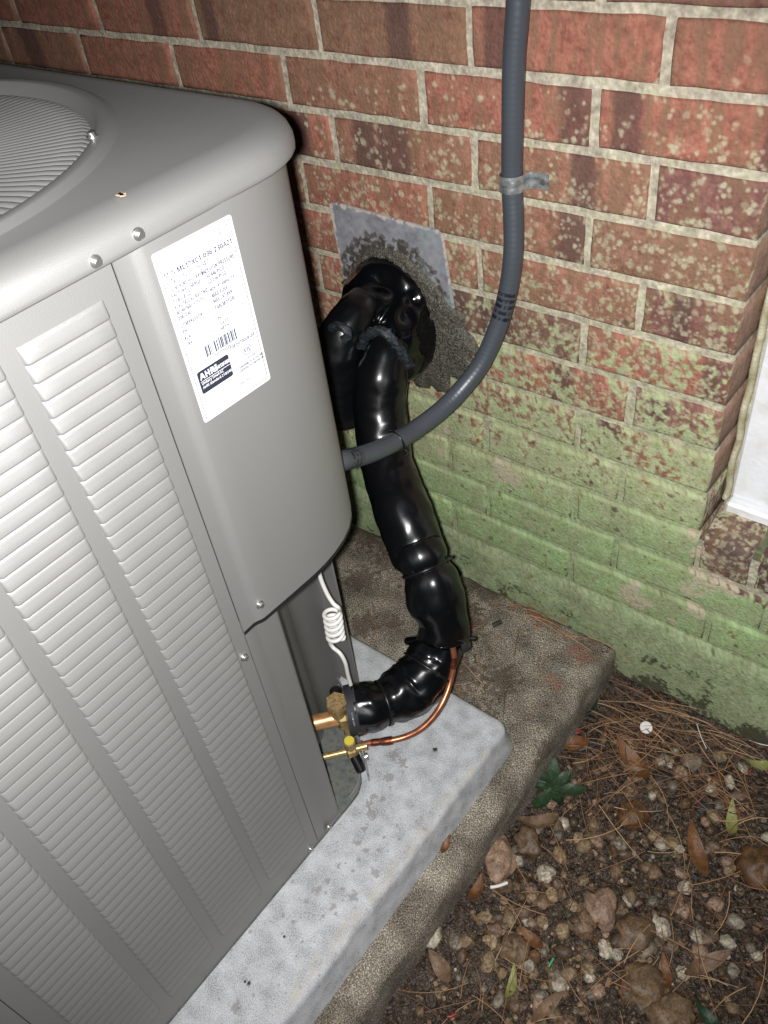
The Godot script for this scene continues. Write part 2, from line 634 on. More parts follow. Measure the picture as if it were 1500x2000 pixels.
# ---------------------------------------------------------------- wall
func brick_mesh(x0: float, x1: float, y0: float, y1: float, depth: float, front := 0.0, slope := 0.0, rough := 1.0) -> ArrayMesh:
	# one brick: uneven front face, worn arrises, plain sides
	var nx := clampi(int((x1 - x0) / 0.028), 2, 9)
	var ny := 3
	var st := new_st()
	var wob := func(p: Vector2, a: float) -> float:
		return (hash01(int(p.x * 4000.0), int(p.y * 4000.0), int(a)) - 0.5)
	var edge := 0.0028
	var rings := []
	for ring in 4:
		var inset: float = [0.0, 0.0004, edge, edge + 0.003][ring]
		var z: float = [front - depth, front - edge, front - 0.0005, front][ring]
		var pts := PackedVector3Array()
		var loop := []
		for i in nx:
			loop.append(Vector2(float(i) / nx, 0))
		for j in ny:
			loop.append(Vector2(1, float(j) / ny))
		for i in nx:
			loop.append(Vector2(1.0 - float(i) / nx, 1))
		for j in ny:
			loop.append(Vector2(0, 1.0 - float(j) / ny))
		for e in loop:
			var p := Vector2(lerpf(x0 + inset, x1 - inset, e.x), lerpf(y0 + inset, y1 - inset, e.y))
			var key := Vector2(lerpf(x0, x1, e.x), lerpf(y0, y1, e.y))
			var w: float = wob.call(key, 1) * 0.0022 * rough
			if ring > 0:
				if e.x == 0.0 or e.x == 1.0:
					p.x += w
				if e.y == 0.0 or e.y == 1.0:
					p.y += wob.call(key, 2) * 0.0020 * rough
			var q := Vector3(p.x, p.y, z)
			if ring == 3:
				q.z += wob.call(key, 3) * 0.0012
			if slope != 0.0 and e.y == 1.0:
				q.y += (front - z) * slope
			pts.append(q)
		rings.append(pts)
	var uvs := []
	for rg in rings:
		var u := []
		for p in rg:
			u.append(wall_uv(p) if slope == 0.0 else wall_uv(Vector3(p.x, p.y + p.z * 1.5, 0)))
		uvs.append(u)
	st.set_smooth_group(0)
	lattice(st, rings, true, true, uvs)
	# the front as a fan of strips between the lower and the upper edge
	var top: PackedVector3Array = rings[3]
	var rows := []
	var ruv := []
	for j in ny + 1:
		var row := PackedVector3Array()
		var ur := []
		for i in nx + 1:
			var p: Vector3
			if j == 0:
				p = top[i]
			elif j == ny:
				p = top[(nx + ny + (nx - i)) % top.size()]
			elif i == 0:
				p = top[top.size() - j]
			elif i == nx:
				p = top[nx + j]
			else:
				var t := float(j) / ny
				p = top[i].lerp(top[(nx + ny + (nx - i)) % top.size()], t)
				p.z = front + wob.call(Vector2(p.x, p.y), 5) * 0.0012
			row.append(p)
			ur.append(wall_uv(p))
		rows.append(row)
		ruv.append(ur)
	lattice(st, rows, false, true, ruv)
	st.generate_normals()
	return st.commit()

func build_wall() -> void:
	var imgs := wall_images()
	var bm := mat(Color.WHITE, 0.86)
	bm.albedo_texture = ImageTexture.create_from_image(imgs[0])
	bm.metallic_specular = 0.35
	bm.uv1_scale = Vector3.ONE
	var bump := noise(41, 0.40, 3).get_image(IMG_W / 2, IMG_H / 2)
	bump.convert(Image.FORMAT_RGBA8)
	bump.bump_map_to_normal_map(7.0)
	relief(bm, ImageTexture.create_from_image(bump), 0.13)
	var mm := mat(Color.WHITE, 0.95)
	mm.albedo_texture = ImageTexture.create_from_image(imgs[1])
	mm.metallic_specular = 0.25
	var bump2 := noise(42, 0.34, 3).get_image(IMG_W / 2, IMG_H / 2)
	bump2.convert(Image.FORMAT_RGBA8)
	bump2.bump_map_to_normal_map(9.0)
	relief(mm, ImageTexture.create_from_image(bump2), 0.10)
	M.mortar = mm
	M.sill_mortar = grainy(mat(Color.WHITE, 0.95), noise_tex(45, 0.03, 256, 4, [c8(72, 76, 54), c8(96, 102, 74), c8(120, 118, 98)]), 6.0)
	M.brick = bm
	var wall := thing("brick_wall", "red brick house wall overgrown with green algae towards its foot", "wall", Vector3(-0.3, 0, 0))
	var off := -wall.position
	var joint := 0.0112
	for k in range(-2, 12):
		var y1 := UP - k * COURSE - joint / 2.0
		var y0 := UP - (k + 1) * COURSE + joint / 2.0
		var sh := row_shift(k)
		var stop := WALL_END if k < 10 else 0.80
		var i := int(floor((-1.36 - sh) / UNIT))
		while true:
			var a := sh + i * UNIT + joint / 2.0
			var b := sh + (i + 1) * UNIT - joint / 2.0
			if a > stop - 0.02:
				break
			if k < 10:
				b = minf(b, WALL_END - 0.0005)
				if WALL_END - b < 0.06 and WALL_END - b > 0.001:
					b = WALL_END - 0.0005
			a += (hash01(k, i, 21) - 0.5) * 0.003
			b += (hash01(k, i, 22) - 0.5) * 0.003 if b < WALL_END - 0.01 else 0.0
			var front := (hash01(k, i, 23) - 0.5) * 0.0024
			var jy := (hash01(k, i, 24) - 0.5) * 0.0016
			var br := put("brick", brick_mesh(a, b, y0 + jy, y1 + jy, 0.092, front), bm, wall)
			br.position = off
			if b >= WALL_END - 0.001 and k < 10:
				break
			i += 1
	# rowlock sill under the window: short bricks on edge, tops falling outward
	var x := WALL_END + 0.006
	for i in 5:
		var br := put("sill_brick", brick_mesh(x, x + 0.074, UP - 10 * COURSE + 0.005, UP - 9 * COURSE - 0.003, 0.10, -0.003 - 0.001 * (i % 2), 0.28), bm, wall)
		br.position = off
		x += 0.083
	var bed := new_st()
	box(bed, off + Vector3(0.595, UP - 9.5 * COURSE - 0.001, -0.052), Vector3(0.42, COURSE - 0.004, 0.078), 0.002, Basis(Vector3.RIGHT, 0.0))
	done(bed, "sill_mortar", M.sill_mortar, wall)
	# mortar bed: one sheet set back behind the brick faces, and its return into the window opening
	var st := new_st()
	st.set_smooth_group(0)
	var rough := noise(43, 30.0, 3)
	for part in 2:
		var x0 := -1.38 if part == 0 else WALL_END - 0.003
		var x1 := WALL_END - 0.003 if part == 0 else 0.80
		var top := UP + 0.155 if part == 0 else UP - 9 * COURSE - 0.012
		var bot := UP - 12 * COURSE - 0.01
		var rows := []
		var uvs := []
		var nx := int((x1 - x0) / 0.012)
		var ny := int((top - bot) / 0.012)
		for j in ny + 1:
			var row := PackedVector3Array()
			var ur := []
			for i in nx + 1:
				var p := Vector3(lerpf(x0, x1, float(i) / nx), lerpf(bot, top, float(j) / ny), 0)
				p.z = -0.0056 + rough.get_noise_2d(p.x, p.y) * 0.0022
				row.append(p + off)
				ur.append(wall_uv(p))
			rows.append(row)
			uvs.append(ur)
		lattice(st, rows, false, true, uvs)
		if part == 0:
			var rows2 := []
			var uvs2 := []
			for j in ny + 1:
				var row := PackedVector3Array()
				var ur := []
				for i in 5:
					var p := Vector3(x1, lerpf(bot, top, float(j) / ny), -0.0056 - 0.024 * i)
					p.x += rough.get_noise_2d(p.z, p.y) * 0.001
					if i == 0:
						p = rows[j][nx] - off
					row.append(p + off)
					ur.append(wall_uv(p))
				rows2.append(row)
				uvs2.append(ur)
			lattice(st, rows2, false, true, uvs2)
	done(st, "mortar", mm, wall)
	# rendered footing below the lowest joint
	st = new_st()
	st.set_smooth_group(0)
	var rows3 := []
	var uv3 := []
	var lump := noise(44, 9.0, 4)
	var nx3 := 170
	var ny3 := 16
	for j in ny3 + 1:
		var row := PackedVector3Array()
		var ur := []
		for i in nx3 + 1:
			var p := Vector3(lerpf(-1.38, 0.80, float(i) / nx3), lerpf(-0.04, UP - 12 * COURSE - 0.004, float(j) / ny3), 0)
			p.z = 0.001 + lump.get_noise_2d(p.x, p.y) * 0.006 + (1.0 - float(j) / ny3) * 0.006
			if j == ny3:
				p.z = -0.006
			row.append(p + off)
			ur.append(wall_uv(p))
		rows3.append(row)
		uv3.append(ur)
	lattice(st, rows3, false, true, uv3)
	done(st, "footing", mm, wall)

func build_window() -> void:
	var w := thing("window", "white vinyl window frame set into the brick opening beside the wall end", "window", Vector3(0.5, UP - 0.667, -0.09))
	var o := -w.position
	var st := new_st()
	box(st, o + Vector3(0.425, UP - 0.10, -0.100), Vector3(0.064, 1.12, 0.05), 0.004)
	done(st, "frame_jamb", M.vinyl, w)
	st = new_st()
	box(st, o + Vector3(0.63, UP - 0.10, -0.106), Vector3(0.338, 1.12, 0.04), 0.004)
	done(st, "sash", M.vinyl, w)
	st = new_st()
	box(st, o + Vector3(0.60, UP - 0.668, -0.090), Vector3(0.414, 0.020, 0.066), 0.004)
	done(st, "frame_sill", M.vinyl, w)
	st = new_st()
	var pts := []
	for i in 40:
		pts.append(o + Vector3(0.3865 + 0.0012 * sin(i * 2.1), lerpf(UP - 0.668, UP + 0.45, i / 39.0), -0.0765 + 0.0008 * sin(i * 1.3)))
	tube(st, smooth_path(pts, 0.012), 10, func(i, a, _b): return 0.0052 + 0.0010 * sin(i * 0.9 + a))
	done(st, "caulk_bead", M.caulk, w)
	st = new_st()
	box(st, o + Vector3(0.391, UP - 0.10, -0.1), Vector3(0.014, 1.13, 0.036), 0.002)
	done(st, "caulk_bed", M.caulk, w)

# ---------------------------------------------------------------- ground
func ground_height(x: float, z: float) -> float:
	var n: FastNoiseLite = M.get_or_add("ground_noise", noise(51, 6.0, 4))
	var h := n.get_noise_2d(x, z) * 0.016
	h += clampf((0.06 - z) / 0.06, 0.0, 1.0) * 0.012
	h += clampf((0.34 - x) / 0.06, 0.0, 1.0) * 0.006
	return h - 0.004

func build_ground() -> void:
	var st := new_st()
	st.set_smooth_group(0)
	var xs := []
	var zs := []
	for v in [-40.0, -12.0, -4.0, -1.5]:
		xs.append(v)
		zs.append(v)
	var x := -0.8
	while x < 0.24:
		xs.append(x)
		x += 0.1
	x = 0.26
	while x < 0.95:
		xs.append(x)
		x += 0.009
	for v in [1.1, 1.4, 2.0, 4.0, 12.0, 40.0]:
		xs.append(v)
	var z := -0.06
	zs.append(-0.3)
	while z < 1.0:
		zs.append(z)
		z += 0.009
	for v in [1.1, 1.4, 2.0, 4.0, 12.0, 40.0]:
		zs.append(v)
	var rows := []
	for zz in zs:
		var row := PackedVector3Array()
		for xx in xs:
			row.append(Vector3(xx, ground_height(xx, zz), zz))
		rows.append(row)
	lattice(st, rows, false, false)
	var soil := mat(Color.WHITE, 0.5)
	soil.metallic_specular = 0.5
	grainy(soil, noise_tex(52, 0.03, 1024, 6, [c8(24, 20, 17), c8(42, 34, 28), c8(58, 47, 37), c8(78, 64, 50), c8(52, 45, 38)]), 2.6)
	relief(soil, noise_tex(53, 0.05, 512, 5, [], 14.0), 1.2)
	M.soil = soil
	var g := done(st, "ground", soil, self)
	g.set_meta("kind", "structure")
	g.set_meta("label", "dark damp soil strewn with pebbles and pine needles")

func speckle_image(w: int, h: int, ramp: Array, seed0: int, f1: float, f2: float, mix1: float, dark: float, punch := 1.0) -> Image:
	var a := noise(seed0, f1, 3).get_image(w, h).get_data()
	var b := noise(seed0 + 1, f2, 5).get_image(w, h).get_data()
	var out := PackedByteArray()
	out.resize(w * h * 3)
	var lut := []
	for i in 256:
		var t := i / 255.0 * (ramp.size() - 1)
		var k := mini(int(t), ramp.size() - 2)
		lut.append((ramp[k] as Color).lerp(ramp[k + 1], t - k))
	for i in w * h:
		var v := clampi(int((a[i] * mix1 + b[i] * (1.0 - mix1) - 128.0) * punch + 128.0 + (rng.randf() - 0.5) * dark), 0, 255)
		var c: Color = lut[v]
		out[i * 3] = int(c.r * 255.0)
		out[i * 3 + 1] = int(c.g * 255.0)
		out[i * 3 + 2] = int(c.b * 255.0)
	return Image.create_from_data(w, h, false, Image.FORMAT_RGB8, out)

func blot(im: Image, cx: float, cy: float, r: float, col: Color, a: float, wob: FastNoiseLite) -> void:
	for y in range(maxi(0, int(cy - r * 1.5)), mini(im.get_height(), int(cy + r * 1.5) + 1)):
		for x in range(maxi(0, int(cx - r * 1.5)), mini(im.get_width(), int(cx + r * 1.5) + 1)):
			var d := Vector2(x - cx, y - cy).length() / r + wob.get_noise_2d(x, y) * 0.9
			var k := clampf((1.0 - d) * 3.0, 0.0, 1.0) * a
			if k > 0.0:
				im.set_pixel(x, y, im.get_pixel(x, y).lerp(col, k))

func slab_mesh(x0: float, x1: float, z0: float, z1: float, lo: float, hi: float, bevel: float, wear: float, seed0: int, org: Vector2, scale: Vector2, draft := 0.0, crad := 0.01) -> ArrayMesh:
	# a cast slab: flat top, worn rounded arris, slightly uneven sides
	var n := noise(seed0, 14.0, 4)
	var st := new_st()
	st.set_smooth_group(0)
	var loop := []
	var cx := (x0 + x1) / 2.0
	var cz := (z0 + z1) / 2.0
	var hx := (x1 - x0) / 2.0
	var hz := (z1 - z0) / 2.0
	var corners := [[1, -1, -PI / 2], [1, 1, 0.0], [-1, 1, PI / 2], [-1, -1, PI]]
	for q in 4:
		var c: Array = corners[q]
		for i in 7:
			var a: float = c[2] + PI / 2 * i / 6.0
			loop.append([Vector2(cx + c[0] * (hx - crad) + cos(a) * crad, cz + c[1] * (hz - crad) + sin(a) * crad), Vector2(cos(a), sin(a))])
		var e: Array = corners[(q + 1) % 4]
		var p0: Vector2 = loop[-1][0]
		var a1: float = e[2]
		var p1 := Vector2(cx + e[0] * (hx - crad) + cos(a1) * crad, cz + e[1] * (hz - crad) + sin(a1) * crad)
		var m := int(p0.distance_to(p1) / 0.012)
		for i in range(1, m):
			loop.append([p0.lerp(p1, float(i) / m), loop[-1][1] if i > 1 else Vector2(cos(a1), sin(a1))])
	var rows := []
	var uvs := []
	var prof := [[0.0, 0.0], [0.35, 0.35], [0.7, 0.6]]
	for ring in 9:
		var row := PackedVector3Array()
		var ur := []
		for e in loop:
			var p: Vector2 = e[0]
			var nn: Vector2 = e[1]
			var w := n.get_noise_2d(p.x, p.y) * wear
			var off := 0.0
			var y := lo
			if ring <= 3:
				y = lerpf(lo, hi - bevel, ring / 3.0)
				off = draft * (1.0 - ring / 3.0)
			elif ring <= 7:
				var a := (ring - 3) / 4.0 * PI / 2
				off = -bevel * (1.0 - cos(a))
				y = hi - bevel * (1.0 - sin(a))
			else:
				y = hi
			var dn := n.get_noise_3d(p.x, y * 2.0, p.y) * wear if ring < 8 else 0.0
			if ring > 0:
				off += w + dn
			p += nn * off
			if ring == 8:
				p = Vector2(cx, cz) + (e[0] - Vector2(cx, cz)) * 0.93
			var q := Vector3(p.x, y + (n.get_noise_2d(p.x * 0.7, p.y * 0.7) * wear * 0.5 if ring > 2 and ring < 8 else 0.0), p.y)
			row.append(q)
			var uvp := p + nn * (hi - y)
			ur.append((uvp - org) * scale)
		rows.append(row)
		uvs.append(ur)
	lattice(st, rows, true, false, uvs)
	var mid := Vector2(cx, cz)
	var inner: PackedVector3Array = rows[8]
	for k in inner.size():
		for p in [mid, Vector2(inner[k].x, inner[k].z), Vector2(inner[(k + 1) % inner.size()].x, inner[(k + 1) % inner.size()].z)]:
			st.set_uv((p - org) * scale)
			st.add_vertex(Vector3(p.x, hi, p.y))
	st.generate_normals()
	return st.commit()

func build_slab_and_pad() -> void:
	# exposed-aggregate slab against the wall
	var org := Vector2(-0.75, -0.02)
	var sz := Vector2(1.08, 1.40)
	var im := speckle_image(1300, 1680, [c8(46, 42, 38), c8(80, 73, 64), c8(107, 99, 87), c8(131, 122, 108), c8(168, 159, 142), c8(220, 213, 196)], 61, 0.32, 0.010, 0.72, 60.0, 1.75)
	var wob := noise(63, 0.05, 3)
	var scl := Vector2(1300 / sz.x, 1680 / sz.y)
	for a in [[1060, 1205, 20], [1040, 1195, 14], [1085, 1215, 12], [1125, 1270, 18], [1140, 1285, 16], [1085, 1335, 16], [1075, 1325, 12], [1105, 1245, 9]]:
		var p := pix(a[0], a[1], 1, 0.09)
		blot(im, (p.x - org.x) * scl.x, (p.z - org.y) * scl.y, px_size(p, a[2]) * scl.x, c8(142, 92, 78), 0.55, wob)
	var p2 := pix(1092, 1305, 1, 0.09)
	blot(im, (p2.x - org.x) * scl.x, (p2.z - org.y) * scl.y, px_size(p2, 14) * scl.x, c8(128, 128, 122), 0.75, wob)
	for i in 240:
		blot(im, rng.randf() * 1300, rng.randf() * 1680, rng.randf_range(2, 6), [c8(52, 42, 34), c8(190, 176, 150), c8(88, 70, 52)][i % 3], 0.5, wob)
	for i in 26:  # leaf mould stains
		blot(im, rng.randf_range(500, 1300), rng.randf_range(0, 500), rng.randf_range(20, 60), c8(66, 52, 40), 0.45, wob)
	var sm := mat(Color.WHITE, 0.85)
	sm.albedo_texture = ImageTexture.create_from_image(im)
	var nb := noise(64, 0.34, 3).get_image(1024, 1024)
	nb.convert(Image.FORMAT_RGBA8)
	nb.bump_map_to_normal_map(10.0)
	relief(sm, ImageTexture.create_from_image(nb), 0.55)
	var slab := put("concrete_slab", slab_mesh(-0.75, 0.283, 0.012, 1.4, -0.05, 0.09, 0.019, 0.0044, 65, org, Vector2(1.0 / sz.x, 1.0 / sz.y)), sm, self)
	slab.set_meta("kind", "structure")
	slab.set_meta("label", "worn brown exposed aggregate slab along the brick wall")

	# the lighter precast pad under the unit
	org = Vector2(-0.16, 0.24)
	sz = Vector2(0.46, 0.86)
	var w := 920
	var h := 1720
	scl = Vector2(w / sz.x, h / sz.y)
	im = speckle_image(w, h, [c8(92, 92, 92), c8(136, 137, 138), c8(166, 167, 170), c8(184, 185, 189), c8(204, 204, 205)], 66, 0.26, 0.012, 0.68, 80.0, 1.35)
	wob = noise(67, 0.06, 3)
	for a in [[735, 1705, 9], [690, 1750, 11], [620, 1738, 10], [650, 1770, 7], [697, 1645, 8], [712, 1618, 6], [660, 1690, 6], [600, 1760, 5], [575, 1800, 5], [640, 1720, 6], [715, 1660, 6], [670, 1735, 5], [655, 1785, 5], [630, 1790, 5], [590, 1840, 4], [553, 1790, 4], [700, 1680, 5], [690, 1700, 4], [758, 1518, 11], [748, 1560, 6], [830, 1620, 6], [780, 1640, 4], [850, 1465, 6], [720, 1570, 9], [725, 1590, 11], [730, 1555, 8], [770, 1475, 12], [785, 1488, 10], [740, 1660, 5], [750, 1635, 4], [460, 1965, 12], [486, 1920, 7]]:
		var p := pix(a[0], a[1], 1, 0.145)
		blot(im, (p.x - org.x) * scl.x, (p.z - org.y) * scl.y, px_size(p, a[2]) * scl.x, c8(112, 109, 105), 0.5, wob)
	for a in [[485, 1920, 4], [478, 1917, 3], [850, 1463, 4], [555, 1828, 3]]:
		var p := pix(a[0], a[1], 1, 0.145)
		blot(im, (p.x - org.x) * scl.x, (p.z - org.y) * scl.y, px_size(p, a[2]) * scl.x, c8(34, 32, 30), 0.9, wob)
	for i in 190:
		var p := pix(rng.randf_range(420, 860), rng.randf_range(1480, 1960), 1, 0.145)
		blot(im, (p.x - org.x) * scl.x, (p.z - org.y) * scl.y, rng.randf_range(1.2, 5.5), c8(124, 122, 118), 0.55, wob)
	for i in 60:  # tan stains where the arris has worn
		var p := pix(lerpf(960, 540, i / 60.0) + rng.randf_range(-10, 10), lerpf(1460, 1990, i / 60.0) + rng.randf_range(-10, 10), 1, 0.142)
		blot(im, (p.x - org.x) * scl.x, (p.z - org.y) * scl.y, rng.randf_range(8, 22), c8(168, 160, 142), 0.2, wob)
	var pm := mat(Color.WHITE, 0.88)
	pm.albedo_texture = ImageTexture.create_from_image(im)
	nb = noise(68, 0.13, 4).get_image(1024, 1024)
	nb.convert(Image.FORMAT_RGBA8)
	nb.bump_map_to_normal_map(6.0)
	relief(pm, ImageTexture.create_from_image(nb), 0.22)
	var pad := put("equipment_pad", slab_mesh(-0.70, 0.229, 0.288, 1.2, 0.0905, 0.145, 0.011, 0.0012, 69, org, Vector2(1.0 / sz.x, 1.0 / sz.y), 0.010, 0.022), pm, self)
	tag(pad, "pale grey concrete equipment pad with dark drip spots under the cooling unit", "concrete pad")

# ---------------------------------------------------------------- cooling unit
func screw_mesh() -> ArrayMesh:
	var st := new_st()
	lathe(st, [[0.0, 0.0], [0.0052, 0.0], [0.0050, 0.0012], [0.0, 0.0014]], 14, Transform3D())
	lathe(st, [[0.0036, 0.001], [0.0036, 0.0042], [0.0030, 0.0048], [0.0, 0.0048]], 6, Transform3D())
	st.generate_normals()
	return st.commit()

func ribbon(st: SurfaceTool, plan: Array, lo: float, hi: float, thick: float, o: Vector3) -> void:
	# a bent sheet standing on its plan line (x, z), with its own thickness to the inside
	var inner := []
	for i in plan.size():
		var a: Vector2 = plan[maxi(i - 1, 0)]
		var b: Vector2 = plan[mini(i + 1, plan.size() - 1)]
		var t := (b - a).normalized()
		inner.append((plan[i] as Vector2) + Vector2(-t.y, t.x) * thick)
	for s in 2:
		st.set_smooth_group(s)
		var rows := []
		for y in [lo, hi]:
			var row := PackedVector3Array()
			for p in (plan if s == 0 else inner):
				row.append(Vector3(p.x, y, p.y) + o)
			rows.append(row)
		lattice(st, rows, false, s == 1)
	st.set_smooth_group(-1)
	for i in plan.size() - 1:
		var a: Vector2 = plan[i]
		var b: Vector2 = plan[i + 1]
		var c: Vector2 = inner[i + 1]
		var d: Vector2 = inner[i]
		for y in [lo, hi]:
			var q := [Vector3(a.x, y, a.y) + o, Vector3(b.x, y, b.y) + o, Vector3(c.x, y, c.y) + o, Vector3(d.x, y, d.y) + o]
			if y == hi:
				quad(st, q[0], q[1], q[2], q[3])
			else:
				quad(st, q[3], q[2], q[1], q[0])
	for e in [0, plan.size() - 1]:
		var a: Vector2 = plan[e]
		var d: Vector2 = inner[e]
		quad(st, Vector3(a.x, lo, a.y) + o, Vector3(a.x, hi, a.y) + o, Vector3(d.x, hi, d.y) + o, Vector3(d.x, lo, d.y) + o)

func build_unit() -> void:
	var base := Vector3(-0.25, 0.146, 0.716)
	var ac := thing("air_conditioner", "grey louvred outdoor cooling unit with a white rating label", "air conditioner", base)
	var o := -base
	# side panel with pressed louvres
	var st := new_st()
	box(st, o + Vector3(0.102, 0.612, 0.8155), Vector3(0.002, 0.944, 0.389), 0.0006)
	var panel := done(st, "louvred_panel", M.paint, ac)
	var pitch := 0.01563
	for col in [[0.638, 0.7145], [0.730, 0.806], [0.8225, 0.898], [0.915, 0.9885]]:
		var zc: float = (col[0] + col[1]) / 2.0
		var half: float = (col[1] - col[0]) / 2.0
		st = new_st()
		st.set_smooth_group(0)
		var along := [-1.0, -0.985, -0.955, -0.91, -0.5, 0.0, 0.5, 0.91, 0.955, 0.985, 1.0]
		var full := [0.0, 0.5, 0.83, 1.0, 1.0, 1.0, 1.0, 1.0, 0.83, 0.5, 0.0]
		var rows := []
		# from the flush upper edge out to the drip lip and back under it
		for e in [[0.0, 0.0000], [-0.0006, 0.0008], [-0.0040, 0.0018], [-0.0080, 0.0028], [-0.0128, 0.0039], [-0.0144, 0.0038], [-0.0151, 0.0029], [-0.0153, 0.0]]:
			var row := PackedVector3Array()
			for i in along.size():
				row.append(Vector3(0.0004 + e[1] * full[i], e[0] * (0.9 + 0.1 * full[i]), -along[i] * half))
			rows.append(row)
		lattice(st, rows, false, false)
		st.generate_normals()
		var mesh := st.commit()
		for i in 55:
			var lv := put("louvre", mesh, M.paint, panel)
			lv.position = o + Vector3(0.103, UP - 0.0455 - i * pitch, zc)
	# corner cover with the label, bent round the corner
	var plan := [Vector2(0.1042, 0.6205), Vector2(0.1042, 0.606), Vector2(0.1052, 0.602), Vector2(0.1076, 0.597), Vector2(0.1088, 0.593), Vector2(0.1100, 0.57), Vector2(0.1115, 0.54), Vector2(0.1125, 0.513), Vector2(0.1120, 0.495), Vector2(0.1095, 0.474), Vector2(0.1045, 0.452), Vector2(0.0965, 0.432), Vector2(0.085, 0.414), Vector2(0.070, 0.398), Vector2(0.052, 0.386), Vector2(0.030, 0.377), Vector2(0.005, 0.3725), Vector2(-0.03, 0.371), Vector2(-0.08, 0.371)]
	plan.reverse()
	st = new_st()
	ribbon(st, plan, UP - 0.457, UP - 0.017, 0.0016, o)
	var cover := done(st, "corner_cover", M.paint, ac)
	# black strip standing in for the shadow gap under the cover's lower edge
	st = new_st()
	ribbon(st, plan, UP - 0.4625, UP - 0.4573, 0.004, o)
	done(st, "cover_shade_strip", M.rubber, ac)
	# corner post below the cover
	st = new_st()
	ribbon(st, [Vector2(0.030, 0.566), Vector2(0.092, 0.566), Vector2(0.0995, 0.568), Vector2(0.1005, 0.572), Vector2(0.1005, 0.600), Vector2(0.1030, 0.606), Vector2(0.1036, 0.6205)], 0.156, UP - 0.44, 0.0016, o)
	done(st, "corner_post", M.paint, ac)
	# panels at the back of the service recess
	st = new_st()
	ribbon(st, [Vector2(-0.062, 0.374), Vector2(-0.034, 0.440), Vector2(-0.020, 0.474), Vector2(-0.012, 0.476), Vector2(0.022, 0.556)], 0.154, UP - 0.30, 0.0016, o)
	done(st, "recess_panel", M.paint, ac)
	st = new_st()
	box(st, o + Vector3(-0.30, 0.612, 0.3735), Vector3(0.56, 0.92, 0.003), 0.0006)
	box(st, o + Vector3(-0.6035, 0.612, 0.716), Vector3(0.003, 0.92, 0.68), 0.0006)
	box(st, o + Vector3(-0.25, 0.612, 1.0585), Vector3(0.70, 0.92, 0.003), 0.0006)
	done(st, "rear_panel", M.paint, ac)
	st = new_st()
	ribbon(st, [Vector2(0.1036, 1.0105), Vector2(0.1036, 1.03), Vector2(0.099, 1.05), Vector2(0.085, 1.058), Vector2(0.06, 1.059)].duplicate(), 0.156, UP - 0.017, 0.0016, o)
	done(st, "front_corner", M.paint, ac)
	# base pan with its turned-up rim
	st = new_st()
	var pan := PackedVector2Array([Vector2(0.104, 1.066), Vector2(0.104, 0.545), Vector2(0.1025, 0.526), Vector2(0.095, 0.509), Vector2(0.081, 0.494), Vector2(0.045, 0.459), Vector2(0.012, 0.431), Vector2(-0.035, 0.397), Vector2(-0.085, 0.372), Vector2(-0.12, 0.366), Vector2(-0.604, 0.366), Vector2(-0.604, 1.066)])
	var moved := PackedVector2Array()
	for p in pan:
		moved.append(p + Vector2(o.x, o.z))
	prism(st, moved, 0.0, 0.006)
	done(st, "base_pan", M.pan, ac)
	st = new_st()
	var rim := []
	for i in range(10, 0, -1):
		rim.append(pan[i])
	ribbon(st, rim, 0.147, 0.1665, 0.0018, o)
	done(st, "pan_rim", M.paint, ac)
	# lid
	st = new_st()
	st.set_smooth_group(0)
	var seg := 160
	var outline := func(grow: float, ang: float) -> Vector2:
		var hx := 0.3605 + grow
		var hz := 0.352 + grow
		var rad := 0.105 + grow
		var d := Vector2(cos(ang), sin(ang))
		# march to the rounded rectangle along d
		var lo := 0.0
		var hi := 0.7
		for k in 30:
			var t := (lo + hi) / 2.0
			var q := (d * t).abs() - Vector2(hx - rad, hz - rad)
			var dist := Vector2(maxf(q.x, 0), maxf(q.y, 0)).length() + minf(maxf(q.x, q.y), 0.0) - rad
			if dist < 0:
				lo = t
			else:
				hi = t
		return d * lo
	var rows := []
	for e in [[-0.004, UP - 0.0195], [0.0015, UP - 0.0200], [0.0028, UP - 0.0185], [0.0028, UP - 0.0150], [0.0022, UP - 0.0085], [0.0000, UP - 0.0030], [-0.0045, UP + 0.0020], [-0.0110, UP + 0.0058], [-0.0190, UP + 0.0084], [-0.0250, UP + 0.0095], [-0.030, UP + 0.0098]]:
		var row := PackedVector3Array()
		for j in seg:
			var p: Vector2 = outline.call(e[0], TAU * j / seg)
			row.append(Vector3(p.x, e[1] - base.y, p.y))
		rows.append(row)
	for e in [[0.2975, UP + 0.0098], [0.2965, UP + 0.0101], [0.2895, UP + 0.0142], [0.2875, UP + 0.0149], [0.2800, UP + 0.0149], [0.2775, UP + 0.0140], [0.2725, UP + 0.0030], [0.2705, UP + 0.0010], [0.2400, UP + 0.0006], [0.05, UP + 0.0006], [0.0005, UP + 0.0006]]:
		var row := PackedVector3Array()
		for j in seg:
			var a := TAU * j / seg
			row.append(Vector3(0.013 + cos(a) * e[0], e[1] - base.y, sin(a) * e[0] - 0.006))
		rows.append(row)
	lattice(st, rows, true, false)
	var lid := done(st, "lid", M.paint, ac)
	# fan guard: radial ribs round a hub
	st = new_st()
	lathe(st, [[0.0715, 0.0], [0.0715, 0.010], [0.066, 0.013], [0.0, 0.014]], 40, Transform3D(Basis(), Vector3(0.013, UP + 0.001 - base.y, -0.006)))
	var guard := done(st, "fan_guard", M.paint, ac)
	st = new_st()
	st.set_smooth_group(0)
	var n_rib := 150
	var rr := []
